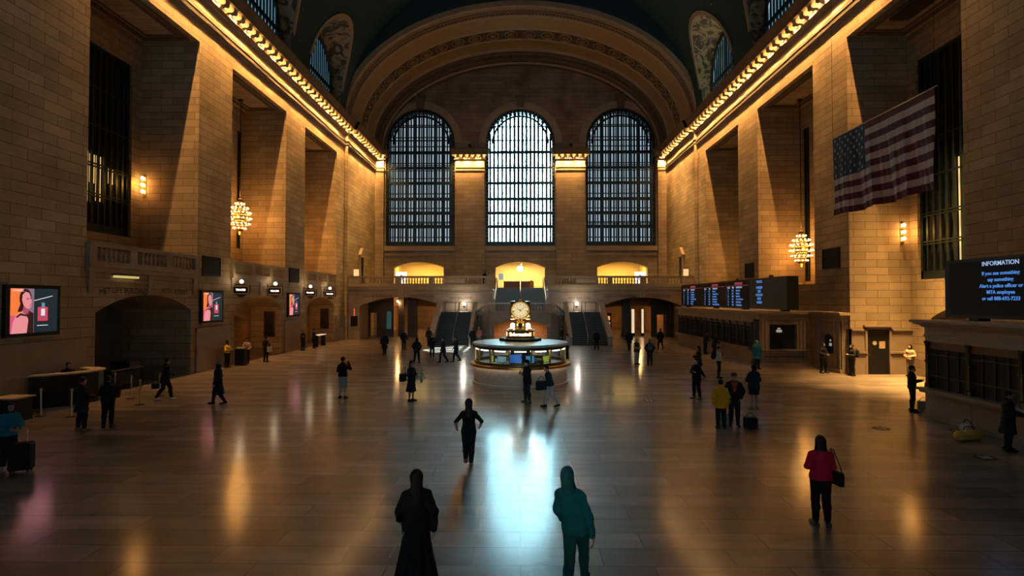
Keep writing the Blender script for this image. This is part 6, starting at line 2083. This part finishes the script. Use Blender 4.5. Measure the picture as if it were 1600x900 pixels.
person('man in a black sweater and grey shorts raising a phone to his face', (-7.55, 23.1), 1.76, 170, 'stand', 'face', 'jacket', BLK, BLK, BLK, hair='short', lower='shorts', shorts_col=(.33, .33, .34), hem=.92)
person('person in a yellow shirt and black trousers by the second left pillar', (-18.05, 33.3), 1.68, 75, 'stand', 'desk', 'shirt', (.80, .50, .02), BLK, CHAR, hair='short', skin=2, sleeve=.6)
person('person in a pale pink shirt leaning over the black lectern', (-17.95, 35.5), 1.68, 25, 'stand', 'desk', 'shirt', (.62, .42, .36), BLK, BLK, hair='short', lean=.12, skin=0)
person('dark dressed person carrying a white tote beside the lectern', (-17.1, 36.4), 1.72, 170, 'stand', 'phone', 'jacket', BLK, BLK, BLK, hair='short')
shoulder_bag('white tote bag on the shoulder of the dark dressed person beside the lectern', (-16.78, 36.25, .68), 200, (.55, .50, .44), .34, .38, .12, .30)
person('person in a dark uniform and cap at the foot of the third left pillar', (-17.9, 44.6), 1.72, 60, 'stand', 'fold', 'jacket', NAVY, NAVY, BLK, hat='cap', hat_col=(.12, .12, .13), hem=.8)
person('person in dark clothes standing at the mouth of the farthest left archway', (-17.75, 46.6), 1.70, 120, 'stand', 'hold', 'coat', BLK, BLK, BLK, hair='short', hem=.6)
person('attendant in black standing behind the long desk with hands on the top', (-18.15, 21.6), 1.70, 60, 'stand', 'desk', 'jacket', BLK, BLK, BLK, hair='short', skin=1, lean=.1)

# middle distance, left of the booth
person('dark dressed woman with a bag strolling left of the bright floor, facing away', (-6.85, 36.0), 1.70, 175, 'apart', 'pocket', 'jacket', BLK, BLK, BLK, hair='bob', hem=.78)
person('man in a dark suit and pale scarf walking past the left passage', (-6.45, 39.8), 1.70, 10, 'stand', 'one_phone', 'jacket', BLK, BLK, BLK, hair='short', scarf=(.45, .42, .38), hem=.8)
person('bulky person in black in front of the left passage, partly doubled by a companion', (-10.25, 41.0), 1.74, 200, 'walk', 'down', 'coat', BLK, BLK, BLK, hair='short', hem=.55, wide=1.1)
person('companion in black just right of the bulky person before the left passage', (-9.75, 45.5), 1.70, 170, 'stand', 'down', 'jacket', BLK, BLK, BLK, hair='short', hem=.8)
person('person in dark clothes deep in front of the left stairs, alone near the lit passage', (-8.2, 48.8), 1.70, 185, 'walk', 'down', 'jacket', BLK, BLK, BLK, hair='short')
person('dark figure striding left over the pale floor stripes', (-5.15, 36.3), 1.68, -60, 'walk', 'swing', 'coat', NAVY, BLK, BLK, hair='short', hem=.7)
person('dark figure following right behind over the pale floor stripes', (-4.35, 36.9), 1.70, -70, 'walk2', 'swing', 'jacket', (.015, .035, .045), NAVY, BLK, hair='short', hem=.78)
person('woman with long dark hair in a black dress holding a bunch of flowers', (-4.50, 22.5), 1.68, 60, 'stand', 'hold', 'dress', NAVY, BLK, BLK, hair='long', hem=.42, lower=None, sleeve=1.0, skin=1)
shoulder_bag('round black bag behind the woman with the flowers', (-4.84, 22.42, .82), 60, BLK, .34, .34, .16, .24, (0, -.1))
t = thing('flower_bunch', 'bunch of pale green and white flowers in the arms of the long haired woman', 'flowers', (-4.04, 22.24, 1.06))
random.seed(5)
fm = MB(); wm = MB()
for k in range(60):
    p = Vector((random.gauss(0, .09), random.gauss(0, .07), random.gauss(.04, .07)))
    (fm if k % 2 else wm).ball(p, random.uniform(.018, .034), 6, 4)
fm.build('leaves', cloth((.22, .40, .06)), t, smooth=True); wm.build('blossoms', cloth((.62, .66, .48)), t, smooth=True)
mm = MB(); mm.lathe([(0, -.26), (.03, -.26), (.10, -.02), (0, 0)], (0, 0, 0), 10); mm.build('paper_wrap', cloth((.40, .42, .30)), t, smooth=True)
person('person in a pink jacket and white cap behind the left rim of the booth', (-3.70, 49.0), 1.74, -30, 'stand', 'hold', 'puffer', (.72, .24, .24), GREY, BLK, hair='short', hat='beanie', hat_col=(.6, .58, .58))
person('person in black just left of the one in the pink jacket', (-4.30, 48.7), 1.68, 0, 'stand', 'down', 'jacket', BLK, BLK, BLK, hair='short')

# at the booth
person('man in black with a phone standing right in front of the booth', (.28, 22.3), 1.74, -60, 'apart', 'phone', 'jacket', BLK, CHAR, (.12, .12, .12), hair='short', hat='beanie', hat_col=BLK, hem=.75, mask=True)
phone('lit phone in the hands of the man in black in front of the booth', (-.02, 22.10, 1.26), -60)
person('person in a teal black jacket and white trousers hurrying left in front of the booth', (1.18, 21.4), 1.62, -75, 'walk', 'swing', 'jacket', (.012, .045, .06), (.55, .53, .60), BLK, hair='short', lean=.24, hem=.88)
shoulder_bag('big dark bag swung by the hurrying person in white trousers', (.80, 20.98, .72), 20, (.012, .03, .045), .42, .36, .18, .18)
person('man in a pale grey shirt and dark trousers at the right side of the booth', (3.32, 38.8), 1.76, -70, 'stand', 'hold', 'shirt', (.42, .40, .39), BLK, BLK, hair='short')
person('dark haired person behind the right rim of the booth', (3.72, 48.6), 1.80, -90, 'stand', 'down', 'jacket', BLK, BLK, BLK, hair='short')

# right of the booth
person('person in yellow sleeves, black vest and grey cap before the right passage', (7.55, 35.5), 1.70, 30, 'stand', 'hold', 'vest', (.035, .035, .04), (.30, .26, .24), BLK, hair='short', hat='beanie', hat_col=(.5, .46, .44), sleeve=0)
person('person in dark clothes with a grey backpack in front of the right passage', (8.25, 34.9), 1.70, 175, 'stand', 'pocket', 'jacket', NAVY, NAVY, BLK, hair='short', hat='beanie', hat_col=(.2, .2, .21), hem=.78)
backpack('grey backpack worn by the person in front of the right passage', (8.25, 34.9), 175, (.07, .07, .085), .98, .28)
person('tall dark person walking out of the right passage', (8.95, 45.0), 1.78, 180, 'walk', 'down', 'coat', BLK, BLK, BLK, hair='short', hem=.6)
person('dark person at the right edge of the right passage', (11.9, 46.5), 1.74, 190, 'walk2', 'down', 'coat', BLK, BLK, BLK, hair='short', hem=.55)
person('dark person at the foot of the right stairs', (6.35, 45.5), 1.70, 160, 'walk', 'down', 'jacket', BLK, BLK, BLK, hair='short')
person('person in black with folded arms, front one of two standing right of the booth', (7.45, 23.2), 1.72, -60, 'apart', 'fold', 'jacket', BLK, BLK, (.12, .10, .09), hair='short', hem=.8)
person('person in black with long dark hair walking behind the one with folded arms', (9.50, 29.2), 1.72, -110, 'walk', 'phone', 'coat', BLK, BLK, (.3, .3, .3), hair='long', hem=.7)
person('person in a white shirt holding a phone, black backpack on the back', (10.6, 29.3), 1.70, 75, 'stand', 'phone', 'shirt', (.62, .58, .55), BLK, BLK, hair='short', hem=.88)
backpack('black backpack on the person in the white shirt', (10.6, 29.3), 75, BLK, 1.0, .27)
person('person in a yellow jacket and black trousers seen from behind', (6.53, 17.9), 1.60, 170, 'stand', 'down', 'jacket', YEL, BLK, BLK, hair='short', hem=.74, wide=1.1)
person('man in a purple cap, red shirt and open black jacket', (7.12, 18.3), 1.76, -15, 'stand', 'pocket', 'jacket', BLK, BLK, BLK, hair='short', hat='cap', hat_col=(.12, .02, .07), collar=(.50, .06, .04), wide=1.12, mask=False)
shoulder_bag('pale blue carrier bag on the floor behind the person in the yellow jacket', (6.80, 18.40, .0), 30, (.28, .42, .46), .34, .40, .18, .12)
shoulder_bag('black travel bag on the floor at the feet of the man in the purple cap', (7.52, 18.0, .0), -10, BLK, .42, .36, .26, .12)
person('woman with long dark hair and black skirt beside the man in the purple cap', (8.98, 21.15), 1.68, 185, 'stand', 'fold', 'puffer', (.02, .024, .03), BLK, (.16, .18, .20), hair='long', hem=.74, lower='skirt', skin=0)
person('dark person leaning on the shelf of the long ticket counter, left of a pair', (14.2, 42.1), 1.74, 100, 'stand', 'desk', 'jacket', BLK, BLK, BLK, hair='short', lean=.1)
person('dark person leaning on the shelf of the long ticket counter, right of a pair', (14.25, 40.3), 1.70, 100, 'stand', 'desk', 'coat', BLK, BLK, BLK, hair='bob', lean=.1, hem=.7)
person('person in a green and blue rain jacket at the near end of the counter', (14.35, 33.3), 1.72, 130, 'stand', 'hold', 'puffer', (.02, .19, .28), NAVY, BLK, hair='hood', hair_col=(.16, .34, .28), hem=.62)
person('person in dark clothes standing at the hatch of the narrow kiosk', (17.3, 31.4), 1.74, 20, 'apart', 'hold', 'jacket', BLK, BLK, BLK, hair='short')
person('dark person with a black rucksack looking at a phone beside the narrow kiosk', (18.25, 30.3), 1.74, -80, 'stand', 'phone', 'jacket', BLK, BLK, BLK, hair='short')
backpack('black rucksack on the person beside the narrow kiosk', (18.25, 30.3), -80, BLK, 1.0, .28)
person('person in a pale top standing by the dark door of the right pillar', (21.35, 30.2), 1.74, -60, 'stand', 'hold', 'jacket', (.50, .38, .27), (.42, .30, .20), BLK, hair='bob', hem=.9, scarf=(.04, .04, .05))
person('dark person with a phone at the corner of the dark right counter', (14.72, 20.75), 1.72, 60, 'apart', 'phone', 'jacket', BLK, BLK, BLK, hair='short')
shoulder_bag('pale grey carrier bag at the feet of the dark person by the right counter', (15.02, 20.6, 0), 0, (.33, .33, .33), .36, .42, .18, .14)
person('dark person standing at the right counter close to the right edge', (13.6, 15.45), 1.66, 60, 'stand', 'desk', 'coat', BLK, BLK, BLK, hair='short', hem=.5)
def duffel(label, loc, face, col, L_=.9):
    t = thing('duffel_bag', label, 'bag', loc, R(face))
    to_obj([grow(lambda P: cone(P, (-L_/2 + .15, 0, .16), (L_/2 - .15, 0, .16), .15, .15), (-L_/2 - .05, -.2, -.03), (L_/2 + .05, .2, .36), .018)], 'body', cloth(col), t)
    mm = MB(); mm.tube([(-.2, 0, .30), (-.15, 0, .42), (.15, 0, .42), (.2, 0, .30)], .014, 6); mm.build('handle', cloth(CHAR), t, smooth=True)
duffel('yellow duffel bag on the floor at the right edge', (13.35, 16.5, 0), 15, (.75, .48, .10), 1.0)
duffel('grey duffel bag lying against the counter at the right edge', (13.98, 17.3, 0), 80, (.4, .4, .42), .6)
person('dark haired person leaning on the balcony rail left of the upper stairs', (-3.95, 60.0), 1.72, 0, 'stand', 'hold', 'jacket', BLK, BLK, BLK, hair='bob', res=.03)
bpy.data.objects[[o.name for o in bpy.data.objects if o.get('label', '').startswith('dark haired person leaning on the balcony')][0]].location.z = BALC
